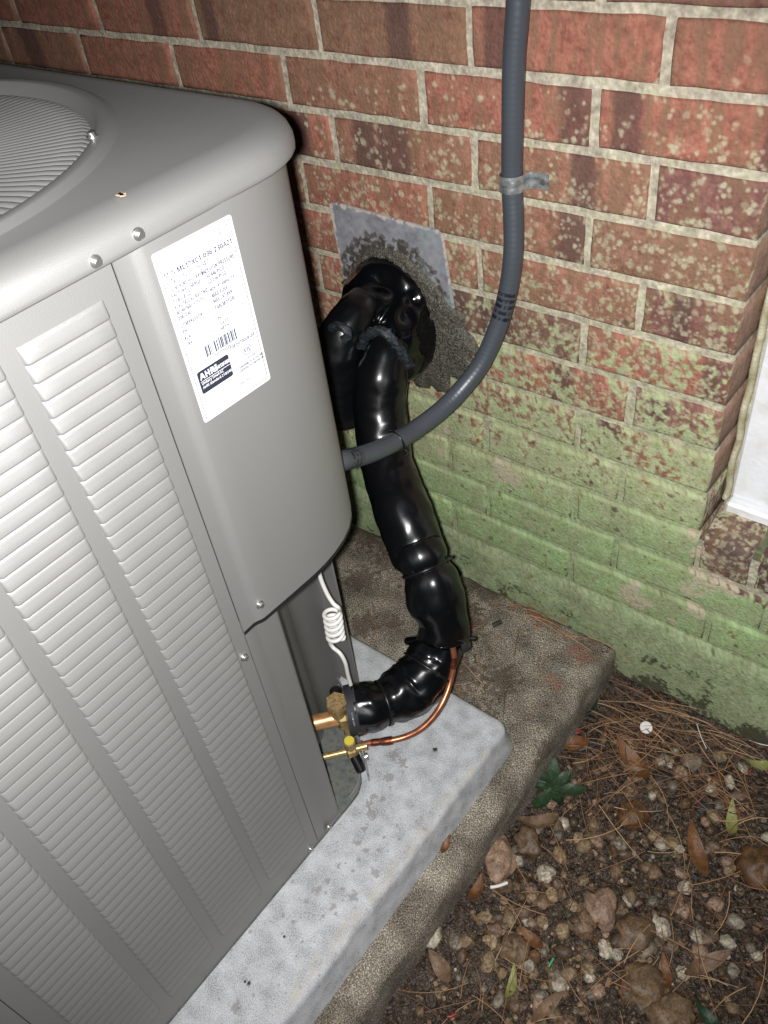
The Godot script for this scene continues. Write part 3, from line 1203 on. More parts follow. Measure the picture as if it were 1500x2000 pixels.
	for e in [[0.068, 0.3], [0.075, 0.9], [0.12, 0.95], [0.18, 1.0], [0.250, 1.0], [0.263, 0.8], [0.2700, 0.15]]:
		var row := PackedVector3Array()
		var wd: float = PI / n_rib * e[0] * 0.97
		for q in [[-1.0, 0.0], [-0.86, 0.55], [-0.45, 0.92], [0.0, 1.0], [0.45, 0.92], [0.86, 0.55], [1.0, 0.0]]:
			row.append(Vector3(e[0], 0.0010 + 0.0050 * e[1] * q[1], wd * q[0]))
		rr.append(row)
	lattice(st, rr, false, true)
	st.generate_normals()
	var rib_mesh := st.commit()
	for i in n_rib:
		var rib := put("guard_rib", rib_mesh, M.paint, guard)
		rib.position = Vector3(0.013, UP + 0.001 - base.y, -0.006)
		rib.rotation.y = TAU * i / n_rib
	# screws
	var sm := screw_mesh()
	for a in [[-0.010, 0.597, 0.1125], [-0.013, 0.638, 0.1125], [-0.491, 0.631, 0.103], [-0.946, 0.637, 0.103], [-0.941, 0.597, 0.105], [-0.434, 0.594, 0.1085]]:
		var s := put("screw", sm, M.zinc, ac)
		s.transform = Transform3D(facing(Vector3(1, 0, 0)), o + Vector3(a[2], UP + a[0], a[1]))
	var rs := put("screw", sm, M.zinc, ac)
	rs.position = o + pix(180, 268, 1, UP + 0.0149)
	# a strand of cobweb with leaf crumbs caught on the lid's edge
	st = new_st()
	var cp := pix(245, 378, 1, UP + 0.010)
	for i in 5:
		box(st, o + cp + Vector3(rng.randf_range(-0.004, 0.004), 0.001, rng.randf_range(-0.006, 0.006)), Vector3(0.003, 0.001, 0.005), 0.0002, Basis(Vector3.UP, rng.randf() * 3.0))
	done(st, "leaf_crumb", mat(c8(150, 132, 112), 0.8), ac)
	build_label(ac, o)

func text(parent: Node, s: String, x: float, y: float, size: float, m: Material, bold := false, squeeze := 1.0) -> void:
	# lettering on the label: x, y in millimetres from its upper left corner to the left end of the baseline
	var t := TextMesh.new()
	var f := SystemFont.new()
	f.font_names = PackedStringArray(["Droid Sans"])
	if bold:
		f.font_weight = 700
	t.font = f
	t.text = s
	t.font_size = 32
	t.pixel_size = size / 1000.0 / 32.0 * 1.4
	t.depth = 0.00012
	t.curve_step = 4.0
	t.horizontal_alignment = HORIZONTAL_ALIGNMENT_LEFT
	t.vertical_alignment = VERTICAL_ALIGNMENT_BOTTOM
	var o := put("print_line", t, m, parent)
	o.position = Vector3(x / 1000.0, -y / 1000.0 - size * 0.00035, 0.0004)
	o.scale = Vector3(squeeze, 1, 1)

func bar(st: SurfaceTool, x0: float, y0: float, x1: float, y1: float, z := 0.00036) -> void:
	quad(st, Vector3(x0, -y1, z * 1000) / 1000.0, Vector3(x1, -y1, z * 1000) / 1000.0, Vector3(x1, -y0, z * 1000) / 1000.0, Vector3(x0, -y0, z * 1000) / 1000.0)

func round_rect(st: SurfaceTool, x0: float, y0: float, x1: float, y1: float, r: float, lo: float, hi: float, sag := 0.0) -> void:
	# a flat plate with rounded corners in the label's plane (millimetres)
	var pts := []
	for q in [[x1 - r, y0 + r, -PI / 2], [x1 - r, y1 - r, 0.0], [x0 + r, y1 - r, PI / 2], [x0 + r, y0 + r, PI]]:
		for i in 6:
			var a: float = q[2] + PI / 2 * i / 5.0
			pts.append(Vector2(q[0] + cos(a) * r, q[1] + sin(a) * r))
	st.set_smooth_group(-1)
	var c := Vector3((x0 + x1) / 2, -(y0 + y1) / 2, hi) / 1000.0
	for i in pts.size():
		var a: Vector2 = pts[i]
		var b: Vector2 = pts[(i + 1) % pts.size()]
		var ah := Vector3(a.x, -a.y, hi) / 1000.0
		var bh := Vector3(b.x, -b.y, hi) / 1000.0
		tri(st, c, bh, ah)
		quad(st, ah, bh, Vector3(b.x, -b.y, lo) / 1000.0, Vector3(a.x, -a.y, lo) / 1000.0)

func build_label(ac: Node3D, o: Vector3) -> void:
	var st := new_st()
	round_rect(st, 0, 0, 82, 160, 2.5, 0.0, 0.25)
	var lab := done(st, "rating_label", M.label_paper, ac)
	lab.set_meta("label", "white printed rating label with a barcode")
	# the cover leans out a little towards the corner
	var right := Vector3(0.1124 - 0.1092, 0, 0.509 - 0.590).normalized()
	var out := Vector3.UP.cross(right).normalized() * -1.0
	if out.x < 0:
		out = -out
	lab.transform = Transform3D(Basis(right, Vector3.UP, out), o + Vector3(0.1094, UP - 0.0305, 0.5905) + out * 0.0004)
	st = new_st()
	st.set_smooth_group(-1)
	for b in [[3, 3, 79, 3.5], [3, 155.9, 79, 156.4], [3, 3, 3.6, 156.4], [78.4, 3, 79, 156.4], [3, 16, 79, 16.5], [3, 29.5, 79, 30.0], [40, 29.5, 40.5, 90], [3, 90, 79, 90.4], [40, 46.5, 79, 46.9], [3, 62, 40, 62.4], [40, 73, 79, 73.4], [3, 104.6, 79, 105.0]]:
		bar(st, b[0], b[1], b[2], b[3])
	# barcode
	var x := 22.0
	var bars := RandomNumberGenerator.new()
	bars.seed = 77
	while x < 58.0:
		var w := [0.35, 0.7, 1.05, 1.4][bars.randi() % 4] as float
		bar(st, x, 92.5, x + w, 103.0)
		x += w + ([0.35, 0.7, 1.05][bars.randi() % 3] as float)
	done(st, "print_rules", M.ink, lab)
	text(lab, "LENNOX", 7, 14, 6.0, mat(c8(140, 140, 150), 0.7), true)
	text(lab, "Assembled", 61, 7.5, 2.4, M.ink)
	text(lab, "in Mexico", 62, 11.5, 2.4, M.ink)
	text(lab, "M/N", 5, 22.5, 4.2, M.ink)
	text(lab, "ML17XC1-036-230A21", 18, 22.5, 4.2, M.ink, true)
	text(lab, "S/N", 5, 28.5, 4.0, M.ink)
	text(lab, "5822D08047", 18, 28.5, 4.0, M.ink)
	var left := [["CONTAINS HFC R410A", 34.5], ["FACTORY CHARGE", 39.5], ["7 LBS  8 OZS", 44.5], ["ELECTRICAL RATING", 49.5], ["NOMINAL VOLTS", 54.5], ["208/230", 59.5], ["COMPRESSOR", 66.5], ["PH", 72.0], ["RLA", 78.0], ["LRA", 84.0]]
	for e in left:
		text(lab, e[0], 6, e[1], 3.3, M.ink, true, 0.78)
	for e in [["60", 72.0], ["16.7", 78.0], ["79", 84.0]]:
		text(lab, e[0], 30, e[1], 2.9, M.ink)
	var right_col := [["DESIGN PRESSURE", 34.5, 3.2], ["HI 446 PSIG", 39.5, 3.0], ["LO 236 PSIG", 44.5, 3.0], ["MIN CKT AMPACITY", 51.0, 2.4], ["MAX FUSE", 57.0, 3.2], ["MAX CKT BKR", 62.0, 2.8], ["FAN MOTOR", 68.5, 3.2], ["PH 1", 78.0, 2.6], ["FLA 1.1", 83.0, 2.6], ["HP 1/5", 88.0, 2.6]]
	for e in right_col:
		text(lab, e[0], 43, e[1], e[2] + 0.4, M.ink, true, 0.74)
	for e in [["22", 57.0], ["35", 62.0], ["60", 78.0]]:
		text(lab, e[0], 71, e[1], 2.8, M.ink)
	text(lab, "FOR OUTDOOR USE", 47, 109.5, 3.2, M.ink, true, 0.72)
	text(lab, "5822D08047", 30, 107.5, 2.2, M.ink)
	# listing mark: ring and letters
	st = new_st()
	st.set_smooth_group(-1)
	for r in [[5.2, 4.7], [4.1, 3.8]]:
		for i in 28:
			var a := TAU * i / 28
			var b := TAU * (i + 1) / 28
			var q := []
			for e in [[a, r[0]], [b, r[0]], [b, r[1]], [a, r[1]]]:
				q.append(Vector3(64 + cos(e[0]) * e[1], -118 - sin(e[0]) * e[1], 0.36) / 1000.0)
			quad(st, q[0], q[1], q[2], q[3])
	done(st, "listing_mark", M.ink, lab)
	text(lab, "ETL", 60.6, 119.8, 3.6, M.ink, true, 0.9)
	text(lab, "Intertek", 60, 127.5, 2.4, M.ink)
	text(lab, "CONFORMS TO UL STD 1995", 50, 132.0, 1.8, M.ink, true, 0.72)
	text(lab, "CERTIFIED TO CAN/CSA STD", 50, 135.5, 1.8, M.ink, true, 0.72)
	text(lab, "PART NO.", 47, 147, 2.2, M.ink)
	st = new_st()
	round_rect(st, 7, 111, 43, 133, 2.0, 0.25, 0.38)
	done(st, "certified_badge", M.badge, lab)
	var pale := mat(c8(226, 226, 230), 0.6)
	text(lab, "AHRI", 9, 119.5, 6.0, pale, true)
	text(lab, "CERTIFIED", 25, 119.0, 3.2, pale, true, 0.85)
	text(lab, "Unitary Small AC", 9, 124.5, 2.4, pale)
	text(lab, "AHRI Standard 210/240", 9, 128.5, 2.0, pale)
	st = new_st()
	bar(st, 8.5, 121, 42, 121.4, 0.00046)
	done(st, "badge_rule", pale, lab)

# ---------------------------------------------------------------- service valves, part of the unit
func build_valves() -> void:
	var ac: Node3D = get_node("air_conditioner")
	var o := -ac.position
	var n := Vector3(0.66, 0, -0.751)          # out of the corner
	var side := Vector3(0.751, 0, 0.66)        # along the corner panel
	var turn := Basis(n, Vector3.UP, n.cross(Vector3.UP))
	# suction valve
	var c := Vector3(0.044, UP - 0.852, 0.479)
	var st := new_st()
	box(st, o + c + n * 0.004 + Vector3(0, -0.002, 0), Vector3(0.022, 0.034, 0.030), 0.006, turn)
	lathe(st, [[0.0125, 0.010], [0.0125, 0.030], [0.0105, 0.034]], 20, Transform3D(Basis(), o + c))
	box(st, o + c + n * 0.006 + Vector3(0, -0.026, 0), Vector3(0.012, 0.030, 0.022), 0.003, turn)
	var valve := done(st, "suction_valve", M.brass, ac)
	st = new_st()
	lathe(st, [[0.0, 0.028], [0.0165, 0.028], [0.0172, 0.030], [0.0172, 0.042], [0.0155, 0.0452], [0.0, 0.0455]], 6, Transform3D(Basis(Vector3.UP, 0.35), o + c))
	lathe(st, [[0.0, 0.0452], [0.006, 0.0453], [0.0055, 0.0462], [0.0, 0.0462]], 14, Transform3D(Basis(), o + c))
	done(st, "hex_cap", M.old_brass, valve)
	st = new_st()
	lathe(st, [[0.0128, -0.075], [0.0128, 0.0]], 24, Transform3D(facing(n), o + c), false)
	done(st, "stub_pipe", M.pale_copper, valve)
	st = new_st()
	lathe(st, [[0.0, 0.012], [0.009, 0.012], [0.009, 0.040], [0.007, 0.043], [0.0, 0.043]], 18, Transform3D(facing(-side + Vector3(0, 0.1, 0)), o + c + Vector3(0, 0.012, 0)))
	done(st, "port_cap", M.black_plastic, valve)
	st = new_st()
	box(st, o + c + n * 0.020 + Vector3(0, -0.030, 0), Vector3(0.003, 0.125, 0.062), 0.0008, turn)
	done(st, "valve_bracket", M.galvanised, valve)
	# liquid valve
	c = pix(687, 1466, 1, UP - 0.882)
	st = new_st()
	box(st, o + c, Vector3(0.017, 0.020, 0.018), 0.003, turn)
	lathe(st, [[0.0075, 0.006], [0.0075, 0.016]], 16, Transform3D(Basis(), o + c))
	lathe(st, [[0.0062, 0.004], [0.0062, 0.024]], 16, Transform3D(facing(n), o + c + Vector3(0, 0.003, 0)), false)
	box(st, o + c + n * 0.002 + Vector3(0, -0.018, 0), Vector3(0.010, 0.020, 0.014), 0.002, turn)
	var lv := done(st, "liquid_valve", M.brass, ac)
	st = new_st()
	lathe(st, [[0.0, 0.012], [0.0098, 0.012], [0.0098, 0.026], [0.0086, 0.0275], [0.0, 0.0276]], 6, Transform3D(Basis(Vector3.UP, 0.2), o + c))
	done(st, "hex_cap", M.old_brass, lv)
	st = new_st()
	lathe(st, [[0.0, 0.0274], [0.0078, 0.0276], [0.0074, 0.0290], [0.0, 0.0292]], 18, Transform3D(Basis(), o + c))
	done(st, "cap_sticker", mat(c8(190, 176, 60), 0.6), lv)
	st = new_st()
	lathe(st, [[0.0050, -0.055], [0.0050, 0.0]], 18, Transform3D(facing(n), o + c + Vector3(0, 0.0, 0)), false)
	done(st, "stub_pipe", M.brass, lv)
	st = new_st()
	var dn := (side * 0.55 + Vector3(0, -0.55, 0) + n * 0.2).normalized()
	lathe(st, [[0.0, 0.006], [0.0076, 0.006], [0.0078, 0.030], [0.0066, 0.033], [0.003, 0.0332], [0.0, 0.032]], 18, Transform3D(facing(dn), o + c + Vector3(0, -0.004, 0)))
	done(st, "port_cap", M.black_plastic, lv)
	st = new_st()
	box(st, o + c + n * 0.016 + Vector3(0, -0.036, 0), Vector3(0.003, 0.072, 0.030), 0.0008, turn)
	done(st, "valve_bracket", M.galvanised, lv)
	st = new_st()
	lathe(st, [[0.0, 0.0], [0.006, 0.0], [0.006, 0.004], [0.0, 0.004]], 6, Transform3D(facing(n), o + c + n * 0.0176 + Vector3(0, -0.012, 0) + side * 0.008))
	done(st, "bracket_bolt", M.zinc, lv)

# ---------------------------------------------------------------- pipes, conduit and cable
func tie_band(parent: Node, o: Vector3, path: Array, at: int, r: float, m: Material, head_angle := -1.0) -> void:
	# a cable tie drawn round a pipe at sample `at`
	var fr: Array = frames(path)[at]
	var st := new_st()
	st.set_smooth_group(0)
	var rows := []
	for e in [[-0.0020, 0.0], [-0.0020, 0.0006], [0.0020, 0.0006], [0.0020, 0.0]]:
		var row := PackedVector3Array()
		for j in 40:
			var a := TAU * j / 40
			row.append(o + fr[0] + fr[1] * e[0] + (fr[2] * cos(a) + fr[3] * sin(a)) * (r + e[1]))
		rows.append(row)
	lattice(st, rows, true, true)
	if head_angle >= 0.0:
		var d: Vector3 = fr[2] * cos(head_angle) + fr[3] * sin(head_angle)
		box(st, o + fr[0] + d * (r + 0.004), Vector3(0.006, 0.009, 0.007), 0.001, facing(d))
	done(st, "cable_tie", m, parent)

func angle_of(path: Array, at: int, dir: Vector3) -> float:
	var fr: Array = frames(path)[at]
	return fposmod(atan2(dir.dot(fr[3]), dir.dot(fr[2])), TAU)

func nearest(path: Array, p: Vector3) -> int:
	var best := 0
	for i in path.size():
		if (path[i][0] as Vector3).distance_to(p) < (path[best][0] as Vector3).distance_to(p):
			best = i
	return best

func build_lines() -> void:
	var lumps := noise(81, 16.0, 2)
	var wrinkle := noise(82, 16.0, 2)
	wrinkle.fractal_type = FastNoiseLite.FRACTAL_RIDGED
	# thick black insulated line, lower piece: from the valve to the elbow
	var spec := [[692, 1386, 1, UP - 0.850, 104], [718, 1381, 1, UP - 0.851, 104], [748, 1373, 1, UP - 0.853, 88], [775, 1360, 1, UP - 0.855, 106], [803, 1343, 1, UP - 0.855, 117], [833, 1310, 1, UP - 0.842, 108], [851, 1275, 1, UP - 0.825, 103], [860, 1245, 1, UP - 0.80, 92]]
	var pts := []
	var rad := []
	for e in spec:
		var p := pix(e[0], e[1], e[2], e[3])
		pts.append(p)
		rad.append(px_size(p, e[4]) / 2.0)
	var low := smooth_path(pts, 0.004, rad)
	var root := thing("insulated_pipe", "long bulging black insulated pipe curving up from the brass valve to the wall", "pipe", pts[3])
	var o := -root.position
	var st := new_st()
	tube(st, low, 40, func(i, a, r):
		var fold := 0.0014 * sin(i * 0.26 + 1.2 * sin(a)) * maxf(0.0, cos(a - 1.0))
		return r * (1.0 + 0.05 * lumps.get_noise_3d(i * 0.007, cos(a) * 0.10, sin(a) * 0.10) - 0.12 * maxf(0.0, wrinkle.get_noise_3d(i * 0.004 + 3.0, cos(a) * 0.05, sin(a) * 0.05) - 0.1)) - fold)
	var lo_part := done(st, "lower_sleeve", M.foam, root)
	lo_part.position = o
	# upper piece: riser from the elbow to the wall
	spec = [[866, 1264, 1, UP - 0.806, 106], [866, 1240, 2, 0.296, 104], [865, 1205, 2, 0.290, 98], [852, 1172, 2, 0.286, 118], [842, 1138, 2, 0.280, 112], [830, 1110, 2, 0.273, 93], [822, 1090, 2, 0.268, 108], [811, 1068, 2, 0.259, 112], [790, 1008, 2, 0.240, 115], [770, 952, 2, 0.216, 107], [758, 912, 2, 0.198, 103], [751, 882, 2, 0.184, 105], [744, 825, 2, 0.163, 108], [741, 780, 2, 0.149, 106], [744, 740, 2, 0.136, 108], [752, 700, 2, 0.118, 94], [760, 668, 2, 0.098, 78]]
	pts = []
	rad = []
	for e in spec:
		var p := pix(e[0], e[1], e[2], e[3])
		pts.append(p)
		rad.append(px_size(p, e[4]) / 2.0)
	var riser := smooth_path(pts, 0.004, rad)
	st = new_st()
	tube(st, riser, 44, func(i, a, r): return r * (1.0 + 0.030 * lumps.get_noise_3d(i * 0.006, cos(a) * 0.10 + 5.0, sin(a) * 0.10) - 0.05 * maxf(0.0, wrinkle.get_noise_3d(i * 0.004, cos(a) * 0.05, sin(a) * 0.05) - 0.25)))
	var up_part := done(st, "upper_sleeve", M.foam, root)
	up_part.position = o
	# slit flap at the lower end of the riser
	st = new_st()
	var fl := []
	for e in [[800, 1252, 0.318], [820, 1254, 0.322], [845, 1249, 0.318], [866, 1242, 0.306], [876, 1236, 0.290]]:
		var p := pix(e[0], e[1], 2, e[2])
		fl.append(p)
	tube(st, smooth_path(fl, 0.003), 14, func(i, a, _b): return 0.0085 + 0.002 * sin(a * 2.0 + i * 0.2))
	done(st, "slit_flap", M.wet, root).position = o
	var right_dir := look * Vector3(1, 0.1, 0)
	for e in [[830, 1110, 0.273], [866, 1250, 0.297]]:
		var k := nearest(riser, pix(e[0], e[1], 2, e[2]))
		tie_band(root, o, riser, k, riser[k][1] + 0.0002, M.black_plastic, angle_of(riser, k, right_dir))
	for e in [[748, 1373, 0.0], [836, 1306, 0.0]]:
		var k := nearest(low, pix(e[0], e[1], 1, UP - 0.853))
		tie_band(root, o, low, k, low[k][1] + 0.0012, M.black_plastic, angle_of(low, k, look * Vector3(0.1, -0.2, 1)))
	# end ring of bare dark rubber at the valve
	st = new_st()
	var k0: Array = frames(low)[0]
	lathe(st, [[0.0, -0.012], [low[0][1] * 0.95, -0.012], [low[0][1] * 0.98, 0.004]], 30, Transform3D(facing(k0[1]), k0[0]))
	done(st, "end_ring", mat(c8(34, 35, 40), 0.7), root).position = o

	# the second, shorter insulated line behind the cover
	spec = [[715, 590, 2, 0.070, 70], [690, 620, 2, 0.105, 84], [668, 660, 2, 0.130, 96], [660, 700, 2, 0.142, 100], [662, 750, 2, 0.148, 100], [668, 790, 2, 0.150, 96], [671, 812, 2, 0.150, 90], [672, 820, 2, 0.150, 62]]
	pts = []
	rad = []
	for e in spec:
		var p := pix(e[0], e[1], e[2], e[3])
		pts.append(p)
		rad.append(px_size(p, e[4]) / 2.0)
	var short := smooth_path(pts, 0.004, rad)
	st = new_st()
	tube(st, short, 40, func(i, a, r): return r * (1.0 + 0.05 * lumps.get_noise_3d(i * 0.012, cos(a) * 0.12 + 9.0, sin(a) * 0.12)))
	var second := done(st, "insulated_pipe", M.foam, self)
	tag(second, "short black insulated pipe tucked between the wall boot and the unit cover", "pipe")

	# glossy black boot over the wall hole
	var bc := pix(771, 606, 2, 0.004)
	var to_main := (pix(754, 690, 2, 0.118) - bc).normalized()
	var to_short := (pix(694, 625, 2, 0.105) - bc).normalized()
	var groove := to_main.cross(to_short).cross(to_main + to_short).normalized()
	var mid_dir := (to_main + to_short).normalized()
	var swell := [[to_main, 0.020, 0.45], [to_short, 0.016, 0.40], [Vector3(0.42, -0.80, 0.42).normalized(), 0.026, 0.55], [Vector3(0.75, 0.1, 0.66).normalized(), 0.006, 0.4],
		[(look * Vector3(-0.10, 0.22, 1.0)).normalized(), -0.016, 0.20], [(look * Vector3(0.34, -0.05, 1.0)).normalized(), -0.013, 0.17], [(look * Vector3(0.62, -0.32, 0.8)).normalized(), -0.011, 0.16], [(look * Vector3(0.20, -0.32, 1.0)).normalized(), -0.014, 0.15], [(look * Vector3(-0.36, 0.30, 0.9)).normalized(), -0.012, 0.18]]
	var brows := []
	for i in 45:
		var th := deg_to_rad(104.0) * i / 44.0
		var row := PackedVector3Array()
		for j in 72:
			var ph := TAU * j / 72
			var d := Vector3(sin(th) * cos(ph), sin(th) * sin(ph), cos(th))
			var r := 1.0 / sqrt(pow(d.x / 0.089, 2.0) + pow(d.y / 0.096, 2.0) + pow(d.z / 0.086, 2.0))
			for e in swell:
				r += e[1] * exp(-pow(d.angle_to(e[0]) / e[2], 2.0))
			r -= 0.020 * exp(-pow(d.dot(groove) / 0.11, 2.0)) * exp(-pow(d.angle_to(mid_dir) / 0.75, 2.0))
			r += 0.0035 * lumps.get_noise_3d(d.x * 0.13, d.y * 0.13, d.z * 0.13)
			row.append(bc + d * r)
		brows.append(row)
	st = new_st()
	st.set_smooth_group(0)
	lattice(st, brows, true, false)
	var boot := done(st, "pipe_boot", M.wet, self)
	tag(boot, "glossy black rubber boot sealing the pipe hole in the brick wall", "pipe boot")

	# torn grey foam round the top of the main line
	st = new_st()
	var fp := []
	for e in [[706, 676, 0.158], [712, 660, 0.163], [726, 650, 0.168], [742, 646, 0.168], [758, 654, 0.166], [772, 670, 0.160], [786, 690, 0.150], [799, 714, 0.138]]:
		fp.append(pix(e[0], e[1], 2, e[2]))
	tube(st, smooth_path(fp, 0.002), 12, func(i, a, _b): return 0.0066 + 0.0022 * sin(i * 0.7) * cos(a * 3.0 + i * 0.31) + 0.0014 * sin(i * 1.9 + a * 2.0))
	var foam := done(st, "torn_foam", M.torn, self)
	tag(foam, "ragged strip of torn grey foam arched over the main black pipe", "foam scrap")
	st = new_st()
	fp = []
	for e in [[648, 640, 0.172], [658, 636, 0.175], [670, 640, 0.178], [680, 652, 0.176], [672, 664, 0.178]]:
		fp.append(pix(e[0], e[1], 2, e[2]))
	tube(st, smooth_path(fp, 0.002), 12, func(i, a, _b): return 0.0062 + 0.002 * sin(i * 0.8) * cos(a * 3.0 + i * 0.3))
	foam = done(st, "torn_foam", M.torn, self)
	tag(foam, "small torn grey foam lump on the short insulated pipe", "foam scrap")

	# copper liquid line
	st = new_st()
	var cu := []
	for e in [[700, 1456, UP - 0.879], [725, 1451, UP - 0.876], [760, 1447, UP - 0.874], [792, 1439, UP - 0.873], [820, 1425, UP - 0.872], [843, 1404, UP - 0.867], [860, 1380, UP - 0.860], [872, 1355, UP - 0.850], [880, 1330, UP - 0.838], [885, 1305, UP - 0.822], [886, 1283, UP - 0.806], [884, 1262, UP - 0.79]]:
		cu.append(pix(e[0], e[1], 1, e[2]))
	var cu_path := smooth_path(cu, 0.004)
	var cu_root := thing("copper_pipe", "thin bare copper pipe curving from the small brass valve into the black insulation", "pipe", cu[2])
	tube(st, cu_path, 16, func(_i, _a, _b): return 0.0048)
	done(st, "tube", M.copper, cu_root).position = -cu_root.position
	st = new_st()
	var j0 := nearest(cu_path, pix(724, 1451, 1, UP - 0.876))
	var j1 := nearest(cu_path, pix(768, 1446, 1, UP - 0.874))
	tube(st, cu_path.slice(j0, j1 + 1), 18, func(i, _a, _b): return 0.0054 + (0.0010 if i > j1 - j0 - 4 else 0.0) + 0.0003 * sin(i * 1.4))
	done(st, "brazed_joint", M.burnt, cu_root).position = -cu_root.position
	st = new_st()
	j0 = nearest(cu_path, pix(885, 1303, 1, UP - 0.82))
	j1 = nearest(cu_path, pix(886, 1284, 1, UP - 0.806))
	tube(st, cu_path.slice(j0, j1 + 1), 18, func(i, _a, _b): return 0.0056 + 0.0004 * sin(i * 1.7))
	done(st, "brazed_joint", M.burnt, cu_root).position = -cu_root.position

	# grey flexible conduit
	var cpts := [Vector3(0.094, UP + 0.25, 0.026), Vector3(0.092, UP + 0.12, 0.026)]
	for e in [[1012, 0, 0.026], [1004, 120, 0.025], [1001, 250, 0.022], [1000, 355, 0.018], [1003, 430, 0.021], [1002, 500, 0.027], [992, 570, 0.034], [972, 640, 0.047], [940, 710, 0.070], [900, 762, 0.102], [860, 802, 0.140], [812, 838, 0.190], [772, 862, 0.240], [735, 880, 0.285], [700, 892, 0.325], [668, 900, 0.362], [650, 905, 0.378]]:
		cpts.append(pix(e[0], e[1], 2, e[2]))
	var cpath := smooth_path(cpts, 0.0018)
	var p1 := nearest(cpath, pix(986, 590, 2, 0.036))
	var p2 := nearest(cpath, pix(682, 897, 2, 0.345))
	st = new_st()
	var skin := c8(66, 69, 76).srgb_to_linear()
	var ink := c8(30, 32, 40).srgb_to_linear()
	tube(st, cpath, 28, func(i, _a, _b): return 0.0137 + 0.00007 * sin(i * TAU / 4.0), true, func(i, a):
		for e in [[p1, 24], [p2, 16]]:
			var d: int = i - e[0]
			if absi(d) <= e[1] / 2 and posmod(d, 5) < 3 and fposmod(a * 7.0 + (d / 5) * 1.7, 1.0) < 0.72:
				return ink
		return skin)
	var cond := done(st, "conduit", M.conduit, self)
	tag(cond, "grey flexible electrical conduit hanging down the brick wall and bending to the unit", "conduit")
	# strap
	var kst := nearest(cpath, pix(1000, 356, 2, 0.018))
	var strap := thing("conduit_strap", "shiny metal one-hole strap holding the grey conduit to the bricks", "strap", cpath[kst][0])
	var fr: Array = frames(cpath)[kst]
	st = new_st()
	st.set_smooth_group(0)
	var c0: Vector3 = fr[0]
	var ax := Vector3(0, 1, 0)
	var line := []
	for i in 15:
		var a := PI + 0.35 - (PI + 0.35) * i / 14.0
		line.append(Vector2(cos(a), sin(a)) * 0.0152)
	line.append(Vector2(0.0158, -0.006))
	line.append(Vector2(0.0175, -0.0135))
	line.append(Vector2(0.022, -0.0155))
	line.append(Vector2(0.030, -0.0160))
	line.append(Vector2(0.0445, -0.0160))
	for s in [0.0, 0.0012]:
		var rows := []
		for h in [-0.0105, -0.0098, -0.003, 0.003, 0.0098, 0.0105]:
			var row := PackedVector3Array()
			for p in line:
				var q: Vector2 = p
				var g: Vector2 = q.normalized() * s if q.x < 0.0157 else Vector2(0, s)
				row.append(Vector3(q.x + g.x, h, q.y + g.y + (0.0006 * sin(q.x * 420.0) if q.x > 0.02 else 0.0)))
			rows.append(row)
		lattice(st, rows, false, false)
	done(st, "band", M.galvanised, strap)
	st = new_st()
	lathe(st, [[0.0, 0.0], [0.0048, 0.0], [0.004, 0.002], [0.0, 0.0026]], 14, Transform3D(facing(Vector3(0, 0, 1)), Vector3(0.037, 0.0, -0.0148)))
	done(st, "screw", M.zinc, strap)

	# cable tie holding conduit and pipe together
	var kt := nearest(cpath, pix(775, 862, 2, 0.236))
	var kr := nearest(riser, cpath[kt][0])
	var ca: Vector3 = cpath[kt][0]
	var cb: Vector3 = riser[kr][0]
	var dirn := (ca - cb).normalized()
	var lead: Vector3 = frames(cpath)[kt][1]
	var across := lead.cross(dirn).normalized()
	st = new_st()
	var loop := []
	for i in 9:
		var a := -PI / 2 + PI * i / 8.0
		loop.append(ca + (dirn * cos(a) + across * sin(a)) * 0.0152)
	loop.append(ca + across * 0.012 - dirn * 0.018)
	loop.append(ca - dirn * 0.026 + across * 0.020)
	plain_tube(st, loop, 0.0018, 8, 0.002)
	box(st, ca - across * 0.019 - dirn * 0.008, Vector3(0.009, 0.007, 0.007), 0.001, facing(across))
	var tie := done(st, "cable_tie", M.black_plastic, self)
	tag(tie, "black cable tie lashing the grey conduit to the thick black pipe", "cable tie")

	# white control cable with a coil
	var wpts := []
	for e in [[612, 1086], [620, 1108], [628, 1135], [640, 1162], [652, 1180], [660, 1186]]:
		wpts.append(pix(e[0], e[1], 2, 0.440))
	var top := pix(648, 1194, 2, 0.440)
	var bottom := pix(656, 1248, 2, 0.440)
	for i in range(3, 62):
		var t := (i - 3) / 58.0
		var a := TAU * 5.0 * t - 0.6
		var cpos := top.lerp(bottom, t)
		wpts.append(cpos + Vector3(cos(a) * 0.0115, 0.0, sin(a) * 0.0115))
	for e in [[646, 1252], [650, 1264], [664, 1276], [674, 1294], [680, 1320], [689, 1350], [694, 1362]]:
		wpts.append(pix(e[0], e[1], 2, 0.441))
	st = new_st()
	tube(st, smooth_path(wpts, 0.003), 12, func(_i, _a, _b): return 0.0031)
	var cable := done(st, "control_cable", M.white_plastic, self)
	tag(cable, "white control cable with a coiled middle hanging out of the unit", "cable")

	# sheet-metal flashing and the dark mortar round the hole
	build_flashing()

